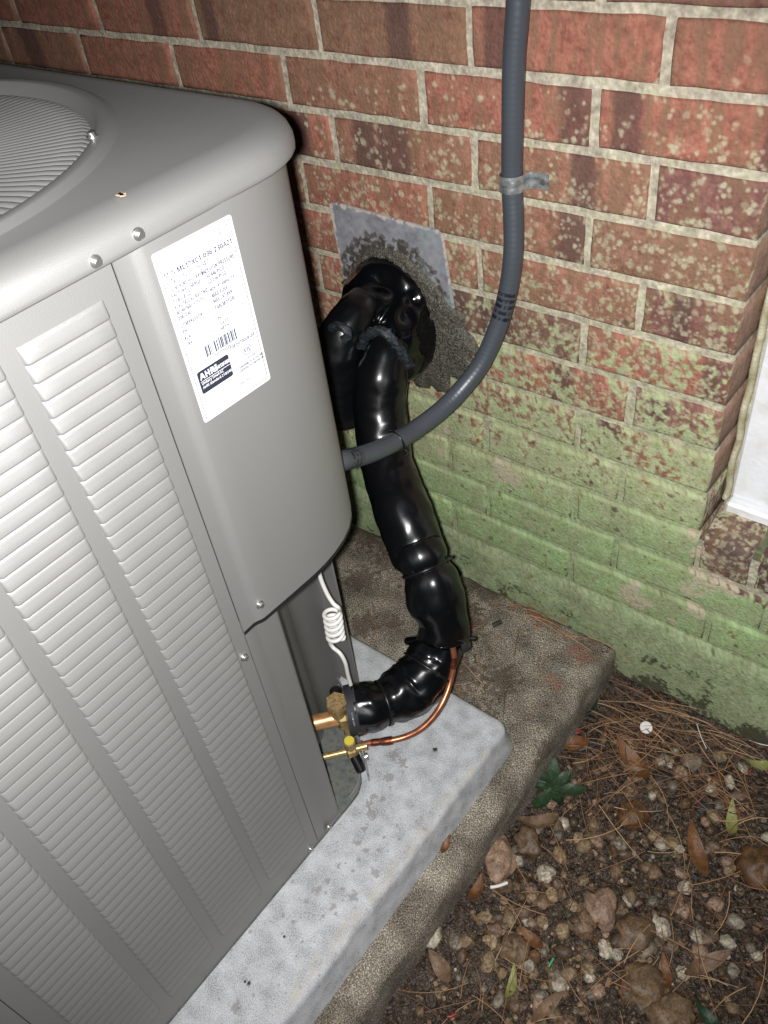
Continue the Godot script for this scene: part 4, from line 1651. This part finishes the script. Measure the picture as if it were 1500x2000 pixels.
func build_flashing() -> void:
	var hole := pix(772, 592, 2, 0.006)
	var hr := 0.088
	var org := Vector2(-0.30, UP - 0.25)
	var im := speckle_image(520, 640, [c8(112, 110, 114), c8(138, 137, 142), c8(156, 155, 160), c8(176, 174, 178)], 91, 0.04, 0.012, 0.5, 26.0)
	var wob := noise(93, 0.05, 3)
	var corner := [pix(643, 392, 2, 0.006), pix(863, 452, 2, 0.006), pix(888, 610, 2, 0.006), pix(690, 655, 2, 0.006)]
	var edges := [[corner[0], corner[1], 5.0], [corner[0], corner[3], 7.0], [corner[1], corner[2], 3.5]]
	for e in edges:
		for i in 90:
			var p: Vector3 = e[0].lerp(e[1], rng.randf())
			blot(im, (p.x - org.x) * 1600.0, (org.y - p.y) * 1600.0, e[2] * rng.randf_range(0.8, 1.8), c8(206, 198, 190), 0.55, wob)
	for i in 420:   # dried mortar and dirt smeared round the hole
		var a := rng.randf() * TAU
		var r := hr + 0.028 * pow(rng.randf(), 1.6)
		blot(im, (hole.x + cos(a) * r - org.x) * 1600.0, (org.y - hole.y - sin(a) * r) * 1600.0, rng.randf_range(4, 13), c8(70, 66, 58), 0.55, wob)
	for i in 30:
		var p: Vector3 = corner[1].lerp(corner[2], rng.randf()) + Vector3(-rng.randf() * 0.05, 0, 0)
		blot(im, (p.x - org.x) * 1600.0, (org.y - p.y) * 1600.0, rng.randf_range(6, 16), c8(148, 164, 168), 0.4, wob)
	var m := mat(Color.WHITE, 0.55, 0.25)
	m.albedo_texture = ImageTexture.create_from_image(im)
	# plate with a round hole
	var st := new_st()
	st.set_smooth_group(-1)
	var poly := [corner[0], corner[1], corner[2], Vector3(-0.045, UP - 0.53, 0.006), Vector3(-0.262, UP - 0.53, 0.006)]
	var rows := [PackedVector3Array(), PackedVector3Array(), PackedVector3Array()]
	var uvs := [[], [], []]
	for j in 96:
		var a := TAU * j / 96
		var d := Vector3(cos(a), sin(a), 0)
		var best := 9.0
		for i in poly.size():
			var hit = Geometry2D.segment_intersects_segment(Vector2(hole.x, hole.y), Vector2(hole.x + d.x, hole.y + d.y), Vector2(poly[i].x, poly[i].y), Vector2(poly[(i + 1) % poly.size()].x, poly[(i + 1) % poly.size()].y))
			if hit != null:
				best = minf(best, Vector2(hole.x, hole.y).distance_to(hit))
		var outer := Vector3(hole.x, hole.y, 0.0075) + d * best
		var inn := Vector3(hole.x, hole.y, 0.0075) + d * minf(hr - 0.002, best * 0.98)
		for e in [[0, Vector3(outer.x, outer.y, 0.0035)], [1, outer], [2, inn]]:
			rows[e[0]].append(e[1])
			uvs[e[0]].append(Vector2((e[1].x - org.x) * 1600.0 / 520.0, (org.y - e[1].y) * 1600.0 / 640.0))
	lattice(st, rows, true, true, uvs)
	var plate := done(st, "flashing_plate", m, self)
	tag(plate, "grey sheet metal plate with pale edges behind the black pipe boot", "metal plate")
	# rough dark mortar packed round the hole, widest below and to the right
	st = new_st()
	st.set_smooth_group(0)
	var lump := noise(94, 70.0, 4)
	var outline := [[640, 560, 0], [760, 490, 0], [855, 560, 0], [882, 610, 0], [893, 680, 0], [880, 745, 0], [845, 768, 0], [800, 772, 0], [740, 750, 0], [690, 650, 0]]
	var ring := []
	for j in 110:
		var a := TAU * j / 110
		var d := Vector2(cos(a), sin(a))
		# wide towards the lower right
		var reach := 0.100 + 0.052 * maxf(0.0, d.dot(Vector2(0.45, -0.89))) + 0.016 * maxf(0.0, d.dot(Vector2(1, -0.1))) + 0.030 * lump.get_noise_2d(cos(a) * 0.05, sin(a) * 0.05)
		if d.y > 0.2:
			reach = lerpf(reach, 0.096, clampf(d.y * 1.4, 0.0, 1.0))
		ring.append([d, reach])
	var rws := []
	for q in 12:
		var row := PackedVector3Array()
		for e in ring:
			var t := q / 11.0
			var r := lerpf(e[1], hr - 0.012, t)
			var hgt := 0.0085 + 0.007 * sin(minf(1.0, t * 1.6) * PI / 2) + 0.0050 * lump.get_noise_2d(e[0].x * r, e[0].y * r)
			if q == 0:
				hgt = -0.001
			row.append(Vector3(hole.x + e[0].x * r, hole.y + e[0].y * r, hgt))
		rws.append(row)
	lattice(st, rws, true, true)
	var pm := grainy(mat(Color.WHITE, 0.42), noise_tex(95, 0.04, 512, 5, [c8(32, 31, 28), c8(66, 63, 56), c8(98, 93, 82), c8(132, 126, 112)]), 7.0)
	relief(pm, noise_tex(96, 0.09, 512, 4, [], 12.0), 1.3)
	var patch := done(st, "mortar_patch", pm, self)
	tag(patch, "rough dark wet mortar packed round the pipe boot in the wall", "mortar")

# ---------------------------------------------------------------- stones, leaves and litter
func stone_into(st: SurfaceTool, c: Vector3, size: Vector3, turn: Basis, seed0: int, col: Color, seg := 10, with_color := true) -> void:
	var n := noise(seed0, 0.75, 2)
	st.set_smooth_group(seed0 % 100000 + 10 if seg > 8 or seed0 % 5 < 2 else -1)
	var rows := []
	var cols := []
	var nr := int(seg * 0.6) + 2
	for i in nr + 1:
		var row := PackedVector3Array()
		var cr := []
		var th := PI * i / nr
		for j in seg:
			var a := TAU * j / seg
			var d := Vector3(sin(th) * cos(a), cos(th), sin(th) * sin(a))
			var k := 1.0 + 0.40 * n.get_noise_3d(d.x * 1.2, d.y * 1.2, d.z * 1.2)
			row.append(c + turn * (d * k * size))
			var v := 1.0 + 0.9 * n.get_noise_3d(d.x * 4.0, d.y * 4.0 + 7.0, d.z * 4.0)
			cr.append(Color(col.r * v, col.g * v, col.b * v))
		rows.append(row)
		cols.append(cr)
	lattice(st, rows, true, true, [], cols if with_color else [])

func build_stones() -> void:
	var sm := mat(Color.WHITE, 0.58)
	sm.vertex_color_use_as_albedo = true
	grainy(sm, noise_tex(101, 0.03, 512, 5, [c8(110, 100, 92), c8(190, 184, 176), c8(235, 230, 222), c8(255, 252, 248)]), 14.0)
	relief(sm, M.coarse, 0.5)
	M.stone = sm
	# stones one can pick out: pixel, half sizes in pixels, colour, label
	var tones := {"tan": c8(166, 144, 112), "brown": c8(136, 112, 88), "white": c8(206, 198, 182), "pink": c8(172, 144, 124), "rust": c8(122, 88, 58), "grey": c8(140, 132, 118), "coal": c8(50, 51, 56)}
	var list := [
		[975, 1672, 30, 44, "pink", "large smooth pinkish brown stone leaning against the slab edge"],
		[1032, 1640, 27, 28, "brown", "rough brown stone touching the large pinkish stone"],
		[845, 1825, 19, 23, "white", "oval off-white pebble lying at the foot of the slab"],
		[1068, 1700, 18, 16, "white", "angular white chip among the pebbles"],
		[1093, 1665, 12, 17, "tan", "knobbly tan stone shaped like a figure eight"],
		[1175, 1770, 32, 36, "pink", "broad flat pinkish grey stone in the gravel"],
		[1140, 1805, 24, 24, "brown", "dull brown pebble tucked under the broad pinkish stone"],
		[1240, 1822, 38, 34, "brown", "big dark brown block of stone in the gravel"],
		[1292, 1807, 18, 21, "white", "white oval pebble beside the big dark brown stone"],
		[1258, 1925, 46, 38, "brown", "wide brown grey stone half buried in pine needles"],
		[1482, 1690, 40, 38, "rust", "rust orange stone slab on bare soil"],
		[1235, 1588, 30, 25, "rust", "rust brown rounded stone under the pine needles"],
		[1330, 1506, 15, 15, "pink", "pale pink pebble with a dark pit"],
		[1392, 1530, 13, 10, "white", "white pebble on dark soil near the pink pitted pebble"],
		[1412, 1562, 16, 10, "grey", "pale grey chip beside a dark lump"],
		[1294, 1641, 14, 14, "pink", "small salmon pink pebble with a clean face"],
		[1150, 1447, 26, 13, "coal", "long charcoal coloured lump beside the slab corner"],
		[1295, 1520, 22, 18, "coal", "charcoal lump next to the pink pitted pebble"],
		[1380, 1568, 20, 12, "coal", "small charcoal lump on the soil"],
		[1005, 1850, 30, 24, "brown", "plain brown pebble"], [1340, 1730, 16, 12, "white", "plain white pebble"], [1362, 1828, 13, 14, "white", "plain white pebble"],
		[1100, 1816, 14, 14, "tan", "plain tan pebble"], [1040, 1742, 14, 13, "tan", "plain tan pebble"], [1080, 1742, 13, 14, "tan", "plain tan pebble"],
		[990, 1775, 12, 12, "tan", "plain tan pebble"], [1185, 1856, 14, 13, "white", "plain white pebble"], [1205, 1862, 12, 10, "white", "plain white pebble"],
		[890, 1838, 15, 15, "grey", "plain grey pebble"], [815, 1838, 14, 17, "grey", "plain grey pebble"], [1140, 1717, 11, 9, "tan", "plain tan pebble"],
		[1280, 1625, 14, 10, "tan", "plain tan pebble"], [1030, 1790, 11, 10, "white", "plain white pebble"], [1255, 1880, 14, 14, "tan", "plain tan pebble"],
		[1120, 1765, 12, 12, "tan", "plain tan pebble"], [1335, 1775, 17, 14, "pink", "plain pink pebble"], [1400, 1760, 16, 12, "pink", "plain pink pebble"],
		[1210, 1640, 14, 13, "grey", "plain grey pebble"], [1160, 1605, 13, 14, "brown", "plain brown pebble"], [1425, 1690, 14, 12, "tan", "plain tan pebble"],
		[1060, 1755, 15, 13, "brown", "plain brown pebble"], [965, 1820, 15, 14, "brown", "plain brown pebble"], [1030, 1885, 14, 13, "brown", "plain brown pebble"],
		[1110, 1990, 18, 13, "brown", "plain brown pebble"], [1310, 1985, 44, 34, "brown", "large brown stone topped with green leaves"], [1170, 1930, 14, 12, "pink", "plain pink pebble"],
		[1355, 1480, 20, 17, "grey", "plain grey pebble"], [1410, 1465, 13, 12, "tan", "plain tan pebble"], [1455, 1490, 10, 12, "white", "plain white pebble"],
		[1480, 1865, 11, 9, "white", "plain white pebble"], [950, 1885, 14, 12, "brown", "plain brown pebble"], [1395, 1650, 16, 13, "brown", "plain brown pebble"],
	]
	var idx := 0
	for e in list:
		idx += 1
		var p := pix(e[0], e[1], 1, 0.006)
		var hx := px_size(p, e[2])
		var hz := px_size(p, e[3]) * 1.12
		var hy: float = minf(hx, hz) * (0.62 if e[4] != "coal" else 0.4)
		p.y = ground_height(p.x, p.z) + hy * 0.24
		var st := new_st()
		var col: Color = (tones[e[4]] as Color).srgb_to_linear()
		col = col * rng.randf_range(0.55, 0.85)
		col.a = 1.0
		var yaw := deg_to_rad(44.0 + rng.randf_range(-14, 14))
		stone_into(st, Vector3.ZERO, Vector3(hx, hy, hz), Basis(Vector3.UP, yaw), 1000 + idx * 7, col, 18)
		var o := done(st, "stone" if hx > 0.018 else "pebble", sm, self)
		o.position = p
		tag(o, e[5] + (" lying loose in the gravel bed" if e[5].begins_with("plain") else ""), "stone", "loose stones in the gravel")
	# small gravel, uncountable
	var st2 := new_st()
	var palette := ["tan", "tan", "brown", "brown", "white", "pink", "grey", "rust", "brown"]
	var placed := 0
	var dens := noise(102, 5.0, 3)
	while placed < 820:
		var u := rng.randf_range(640, 1620)
		var v := rng.randf_range(1380, 2080)
		var p := pix(u, v, 1, 0.0)
		if p.x < 0.305 or p.z < 0.02:
			continue
		var want := 0.25 + 0.75 * exp(-pow((u - 1120) / 270.0, 2.0) - pow((v - 1780) / 150.0, 2.0)) + dens.get_noise_2d(p.x, p.z) * 0.5
		if rng.randf() > want:
			continue
		placed += 1
		var s := 0.0018 + 0.0105 * pow(rng.randf(), 2.6)
		p.y = ground_height(p.x, p.z) + s * 0.3
		var col: Color = (tones[palette[rng.randi() % palette.size()]] as Color).srgb_to_linear() * rng.randf_range(0.28, 0.8)
		col.a = 1.0
		stone_into(st2, p, Vector3(s * rng.randf_range(0.8, 1.6), s * rng.randf_range(0.5, 0.9), s), Basis(Vector3.UP, rng.randf() * TAU), 20000 + placed, col, 7)
	var g := done(st2, "gravel", sm, self)
	g.set_meta("kind", "stuff")
	tag(g, "small mixed river gravel scattered over the dark soil", "gravel")

func leaf_mesh(length: float, width: float, curl: float, seed0: int, lobed := false) -> ArrayMesh:
	var st := new_st()
	st.set_smooth_group(0)
	var n := noise(seed0, 30.0, 2)
	var rows := []
	var under := []
	for i in 13:
		var t := i / 12.0
		var w := width * pow(sin(PI * clampf(t * 0.94 + 0.03, 0.0, 1.0)), 0.75) * (0.72 + 0.4 * t)
		if lobed:
			w *= 1.0 + 0.28 * sin(t * 22.0)
		var row := PackedVector3Array()
		var ur := PackedVector3Array()
		for j in 7:
			var s := (j - 3) / 3.0
			var y := curl * (t - 0.5) * (t - 0.5) * length * 2.0 + absf(s) * w * 0.35 * (0.5 + curl) + n.get_noise_2d(t * 3.0 * length * 20.0, s) * 0.0018 + (0.0008 if j == 3 else 0.0)
			row.append(Vector3(s * w, y, (t - 0.5) * length))
			ur.append(Vector3(s * w, y - 0.0005, (t - 0.5) * length))
		rows.append(row)
		under.append(ur)
	lattice(st, rows, false, false)
	st.set_smooth_group(1)
	lattice(st, under, false, true)
	st.generate_normals()
	return st.commit()

func build_litter() -> void:
	var brown := relief(grainy(mat(Color.WHITE, 0.55), noise_tex(111, 0.03, 256, 4, [c8(62, 40, 22), c8(100, 64, 34), c8(128, 86, 48)]), 8.0), M.fine, 0.5)
	var tan := relief(grainy(mat(Color.WHITE, 0.6), noise_tex(112, 0.03, 256, 4, [c8(70, 53, 40), c8(104, 82, 62), c8(128, 104, 80)]), 8.0), M.fine, 0.5)
	var green := relief(grainy(mat(Color.WHITE, 0.55), noise_tex(113, 0.03, 256, 4, [c8(18, 36, 18), c8(28, 52, 26), c8(40, 66, 34)]), 8.0), M.fine, 0.3)
	var pale_green := relief(grainy(mat(Color.WHITE, 0.5), noise_tex(114, 0.03, 256, 4, [c8(92, 100, 52), c8(124, 128, 72), c8(140, 132, 86)]), 8.0), M.fine, 0.3)
	for m in [brown, tan, green, pale_green]:
		m.backlight_enabled = true
		m.backlight = Color(0.12, 0.12, 0.08)
	# pixel, length px, half width px, heading degrees, material, lobed, label
	var leaves := [
		[1238, 1492, 90, 22, 60, brown, false, "large rust brown leaf lying under pine needles"],
		[1245, 1510, 44, 13, 100, tan, false, "small tan leaf lying on the large rust brown leaf"],
		[1112, 1448, 66, 18, 120, brown, false, "orange brown dead leaf wedged against the slab edge"],
		[1064, 1963, 74, 15, 165, tan, false, "long tan leaf with a pale midrib"],
		[1000, 1920, 62, 12, 20, pale_green, false, "yellowing green leaf fallen on the gravel"],
		[862, 1888, 60, 20, 70, tan, false, "tan leaf lying near the foot of the slab"],
		[932, 1738, 52, 14, 10, brown, false, "brown leaf beside the large pinkish stone"],
		[1432, 1600, 70, 14, 20, pale_green, false, "olive leaf half under the soil crumbs"],
		[1428, 1570, 40, 14, 60, brown, false, "small rust brown leaf above the olive leaf"],
		[1040, 1830, 54, 14, 80, brown, false, "glossy rust brown leaf among the tan pebbles"],
		[1360, 1660, 90, 20, 40, brown, false, "brown leaf under crossing pine needles"],
		[1490, 1492, 50, 14, 110, pale_green, false, "olive leaf lying by the wall foot"],
		[1375, 1880, 92, 18, 150, tan, false, "large faded tan leaf lying on the gravel"],
		[1050, 1605, 70, 20, 130, tan, false, "pinkish tan leaf below the green seedling"],
		[1385, 1990, 60, 16, 70, green, false, "dark green leaf on the large brown stone"],
		[1145, 1385, 52, 9, 150, green, false, "narrow dark green leaf standing in the slab corner"],
		[870, 1650, 34, 9, 10, brown, false, "brown leaf caught between pad and slab edge"],
		[1300, 1900, 60, 16, 30, brown, false, "dull brown leaf beside the wide brown grey stone"],
	]
	var k := 0
	for e in leaves:
		k += 1
		var p := pix(e[0], e[1], 1, 0.012)
		if e[0] == 870:
			p = pix(e[0], e[1], 1, 0.098)
		var o := put("fallen_leaf", leaf_mesh(px_size(p, e[2]) * 1.15, px_size(p, e[3]) * 0.85, 0.6, 300 + k, e[6]), e[5], self)
		p.y = ground_height(p.x, p.z) + 0.008 if e[0] != 870 else 0.096
		o.position = p
		o.rotation_degrees = Vector3(rng.randf_range(-10, 10), e[4], rng.randf_range(-14, 14))
		tag(o, e[7], "leaf", "fallen leaves on the soil")
	# green seedling
	var sp := pix(1078, 1540, 1, 0.03)
	sp.y = 0.0
	var sd := thing("seedling", "small seedling with dark glossy green leaves beside the slab", "plant", sp)
	var st := new_st()
	plain_tube(st, [Vector3(0, -0.005, 0), Vector3(0.002, 0.016, 0.001), Vector3(0, 0.034, 0)], 0.0016, 8, 0.004)
	done(st, "stem", green, sd)
	for a in [[200, 0.060, 0.012, 2], [245, 0.055, 0.011, 5], [285, 0.046, 0.010, 10], [330, 0.056, 0.012, 3], [95, 0.050, 0.012, 8], [165, 0.046, 0.010, 12], [35, 0.036, 0.009, 20]]:
		var lf := put("leaf", leaf_mesh(a[1], a[2], 0.25, 400 + int(a[0])), green, sd)
		var dir := Vector3(cos(deg_to_rad(a[0])), 0, sin(deg_to_rad(a[0])))
		var b := Basis(Vector3.UP, atan2(dir.x, dir.z)) * Basis(Vector3.RIGHT, -deg_to_rad(a[3]))
		lf.transform = Transform3D(b, Vector3(0, 0.026, 0) + dir * a[1] * 0.5 + Vector3(0, sin(deg_to_rad(a[3])) * a[1] * 0.3, 0))
	# pine needles, uncountable
	st = new_st()
	var put_needle := func(p: Vector3, yaw: float, length: float, lift: float, col: Color) -> void:
		st.set_smooth_group(7)
		var d := Vector3(cos(yaw), 0, sin(yaw))
		var s := Vector3(-d.z, 0, d.x)
		var bend := rng.randf_range(-0.12, 0.12) * length
		var r := rng.randf_range(0.0005, 0.0011)
		var rows := []
		var cols := []
		for i in 6:
			var t := i / 5.0
			var c := p + d * (t - 0.5) * length + s * bend * (4.0 * t * (1.0 - t)) + Vector3(0, lift * t + 0.002 * sin(t * 3.0), 0)
			var rr := r * (1.0 - 0.6 * t * t)
			rows.append(PackedVector3Array([c + s * rr, c + Vector3(0, rr * 1.2, 0), c - s * rr, c - Vector3(0, rr, 0)]))
			cols.append([col, col, col, col])
		lattice(st, rows, true, true, [], cols)
	var cols := [c8(116, 82, 56).srgb_to_linear(), c8(140, 104, 72).srgb_to_linear(), c8(92, 66, 48).srgb_to_linear(), c8(168, 136, 100).srgb_to_linear()]
	var count := 0
	while count < 290:
		var u := rng.randf_range(700, 1600)
		var v := rng.randf_range(1250, 2060)
		if count < 80:   # a drift from the slab corner to the right edge
			u = rng.randf_range(1020, 1480)
			v = 1330 + (u - 1020) * 0.5 + rng.randfn() * 60.0
		elif count < 150:
			u = 1130 + rng.randfn() * 120.0
			v = 1420 + rng.randfn() * 110.0
		var p := pix(u, v, 1, 0.008)
		if p.x < 0.312 or p.z < 0.03:
			continue
		count += 1
		p.y = ground_height(p.x, p.z) + rng.randf_range(0.004, 0.016)
		put_needle.call(p, deg_to_rad(rng.randf_range(0, 360)) if count > 80 else deg_to_rad(-20 + rng.randfn() * 40.0), rng.randf_range(0.05, 0.13), rng.randf_range(-0.006, 0.010), cols[rng.randi() % 4])
	for i in 60:       # a few on the slab and along the wall foot
		var p := pix(rng.randf_range(690, 1150), rng.randf_range(1110, 1400), 1, 0.091)
		if p.z < 0.03 or p.x > 0.26 or (p.z > 0.27 and p.x < 0.25):
			continue
		p.y = 0.0915
		put_needle.call(p, rng.randf() * TAU, rng.randf_range(0.03, 0.07), 0.001, cols[rng.randi() % 4])
	for i in 60:
		var p := Vector3(rng.randf_range(0.06, 0.55), 0.0, rng.randf_range(0.02, 0.055))
		p.y = (0.094 if p.x < 0.28 else ground_height(p.x, p.z) + 0.008) + rng.randf() * 0.004
		put_needle.call(p, deg_to_rad(rng.randfn() * 14.0), rng.randf_range(0.05, 0.10), 0.004, cols[rng.randi() % 4])
	for e in [[1275, 1300, 40], [1245, 1270, 20]]:
		pass
	var nm := mat(Color.WHITE, 0.6)
	nm.vertex_color_use_as_albedo = true
	var ndl := done(st, "pine_needles", nm, self)
	ndl.set_meta("kind", "stuff")
	tag(ndl, "scattered dry orange brown pine needles over soil and slab", "pine needles")
	# crumbs of bark and leaf mould
	st = new_st()
	for i in 1700:
		var u := rng.randf_range(650, 1620)
		var v := rng.randf_range(1200, 2080)
		var p := pix(u, v, 1, 0.0)
		if p.z < 0.014:
			continue
		if p.x < 0.30:
			if i % 3 == 0 and p.x > 0.0 and p.z < 0.06:
				p.y = 0.092
			else:
				continue
		else:
			p.y = ground_height(p.x, p.z) + 0.002
		var s := rng.randf_range(0.0015, 0.0065)
		var col: Color = [c8(44, 33, 25), c8(74, 54, 38), c8(100, 74, 52), c8(60, 46, 36), c8(128, 98, 70)][rng.randi() % 5].srgb_to_linear()
		var b := Basis(Vector3(rng.randfn(), rng.randfn() + 2.0, rng.randfn()).normalized(), rng.randf() * TAU)
		st.set_smooth_group(-1)
		st.set_color(col)
		box(st, p, Vector3(s * rng.randf_range(0.8, 2.2), s * 0.35, s), s * 0.1, b)
	var cr := done(st, "leaf_mould", nm, self)
	cr.set_meta("kind", "stuff")
	tag(cr, "dark crumbs of bark and leaf mould on the soil", "leaf mould")
	# small litter
	st = new_st()
	lathe(st, [[0.0, 0.0], [0.0105, 0.0], [0.0108, 0.0008], [0.0100, 0.0016], [0.0, 0.0016]], 24, Transform3D())
	var disc := done(st, "plastic_disc", M.white_plastic, self)
	var dp := pix(1262, 1421, 1, 0.015)
	disc.position = dp
	disc.rotation_degrees = Vector3(18, 0, -12)
	tag(disc, "round white plastic disc lying on pine needles near the wall", "litter")
	var sticks := [
		[958, 1733, 991, 1724, 0.0026, mat(c8(205, 202, 196), 0.6), "paper_stick", "white paper stick lying beside the large pinkish stone"],
		[1070, 1484, 1083, 1468, 0.0032, mat(c8(190, 128, 62), 0.6), "wood_stick", "short orange wooden stick leaning on the slab edge"],
		[1361, 1414, 1380, 1462, 0.0008, mat(c8(210, 208, 204), 0.5), "wire_scrap", "thin bent white wire scrap standing up from the soil"],
		[1463, 1446, 1512, 1458, 0.0008, mat(c8(210, 208, 204), 0.5), "wire_scrap", "thin white wire scrap lying against the wall foot"],
		[1072, 1888, 1081, 1872, 0.0016, mat(c8(70, 150, 110), 0.3), "tinsel_scrap", "tiny shiny green tinsel scrap in the gravel"],
		[1358, 1568, 1378, 1552, 0.0007, mat(c8(150, 60, 50), 0.5), "wire_scrap", "thin red wire scrap between dark lumps"],
		[1440, 1514, 1468, 1504, 0.0007, mat(c8(150, 60, 50), 0.5), "wire_scrap", "thin red wire scrap near the olive leaf by the wall"],
		[1126, 1432, 1133, 1427, 0.0022, mat(c8(150, 30, 40), 0.5), "plastic_scrap", "tiny red plastic scrap by the slab corner"],
		[874, 1986, 890, 1980, 0.0026, mat(c8(120, 40, 36), 0.5), "plastic_scrap", "dark red plastic scrap near the tan leaf by the slab"],
		[655, 1130, 664, 1133, 0.002, mat(c8(150, 34, 44), 0.5), "plastic_scrap", "bright red plastic scrap on the slab behind the unit"],
		[962, 1222, 978, 1214, 0.0045, mat(c8(44, 44, 46), 0.7), "stone_chip", "dark stone chip lying on the slab"],
	]
	for e in sticks:
		var on_slab: bool = e[1] < 1300
		var h := 0.093 if on_slab else 0.014
		var a := pix(e[0], e[1], 1, h)
		var b := pix(e[2], e[3], 1, h + (0.006 if e[6] == "wire_scrap" else 0.0))
		st = new_st()
		var mid := (a + b) / 2.0 + Vector3(0, 0.001, 0.002)
		plain_tube(st, [Vector3(a - mid), Vector3(0, 0, 0.0006), Vector3(b - mid)], e[4], 8, 0.003)
		var o := done(st, e[6], e[5], self)
		o.position = mid
		tag(o, e[7], "litter")
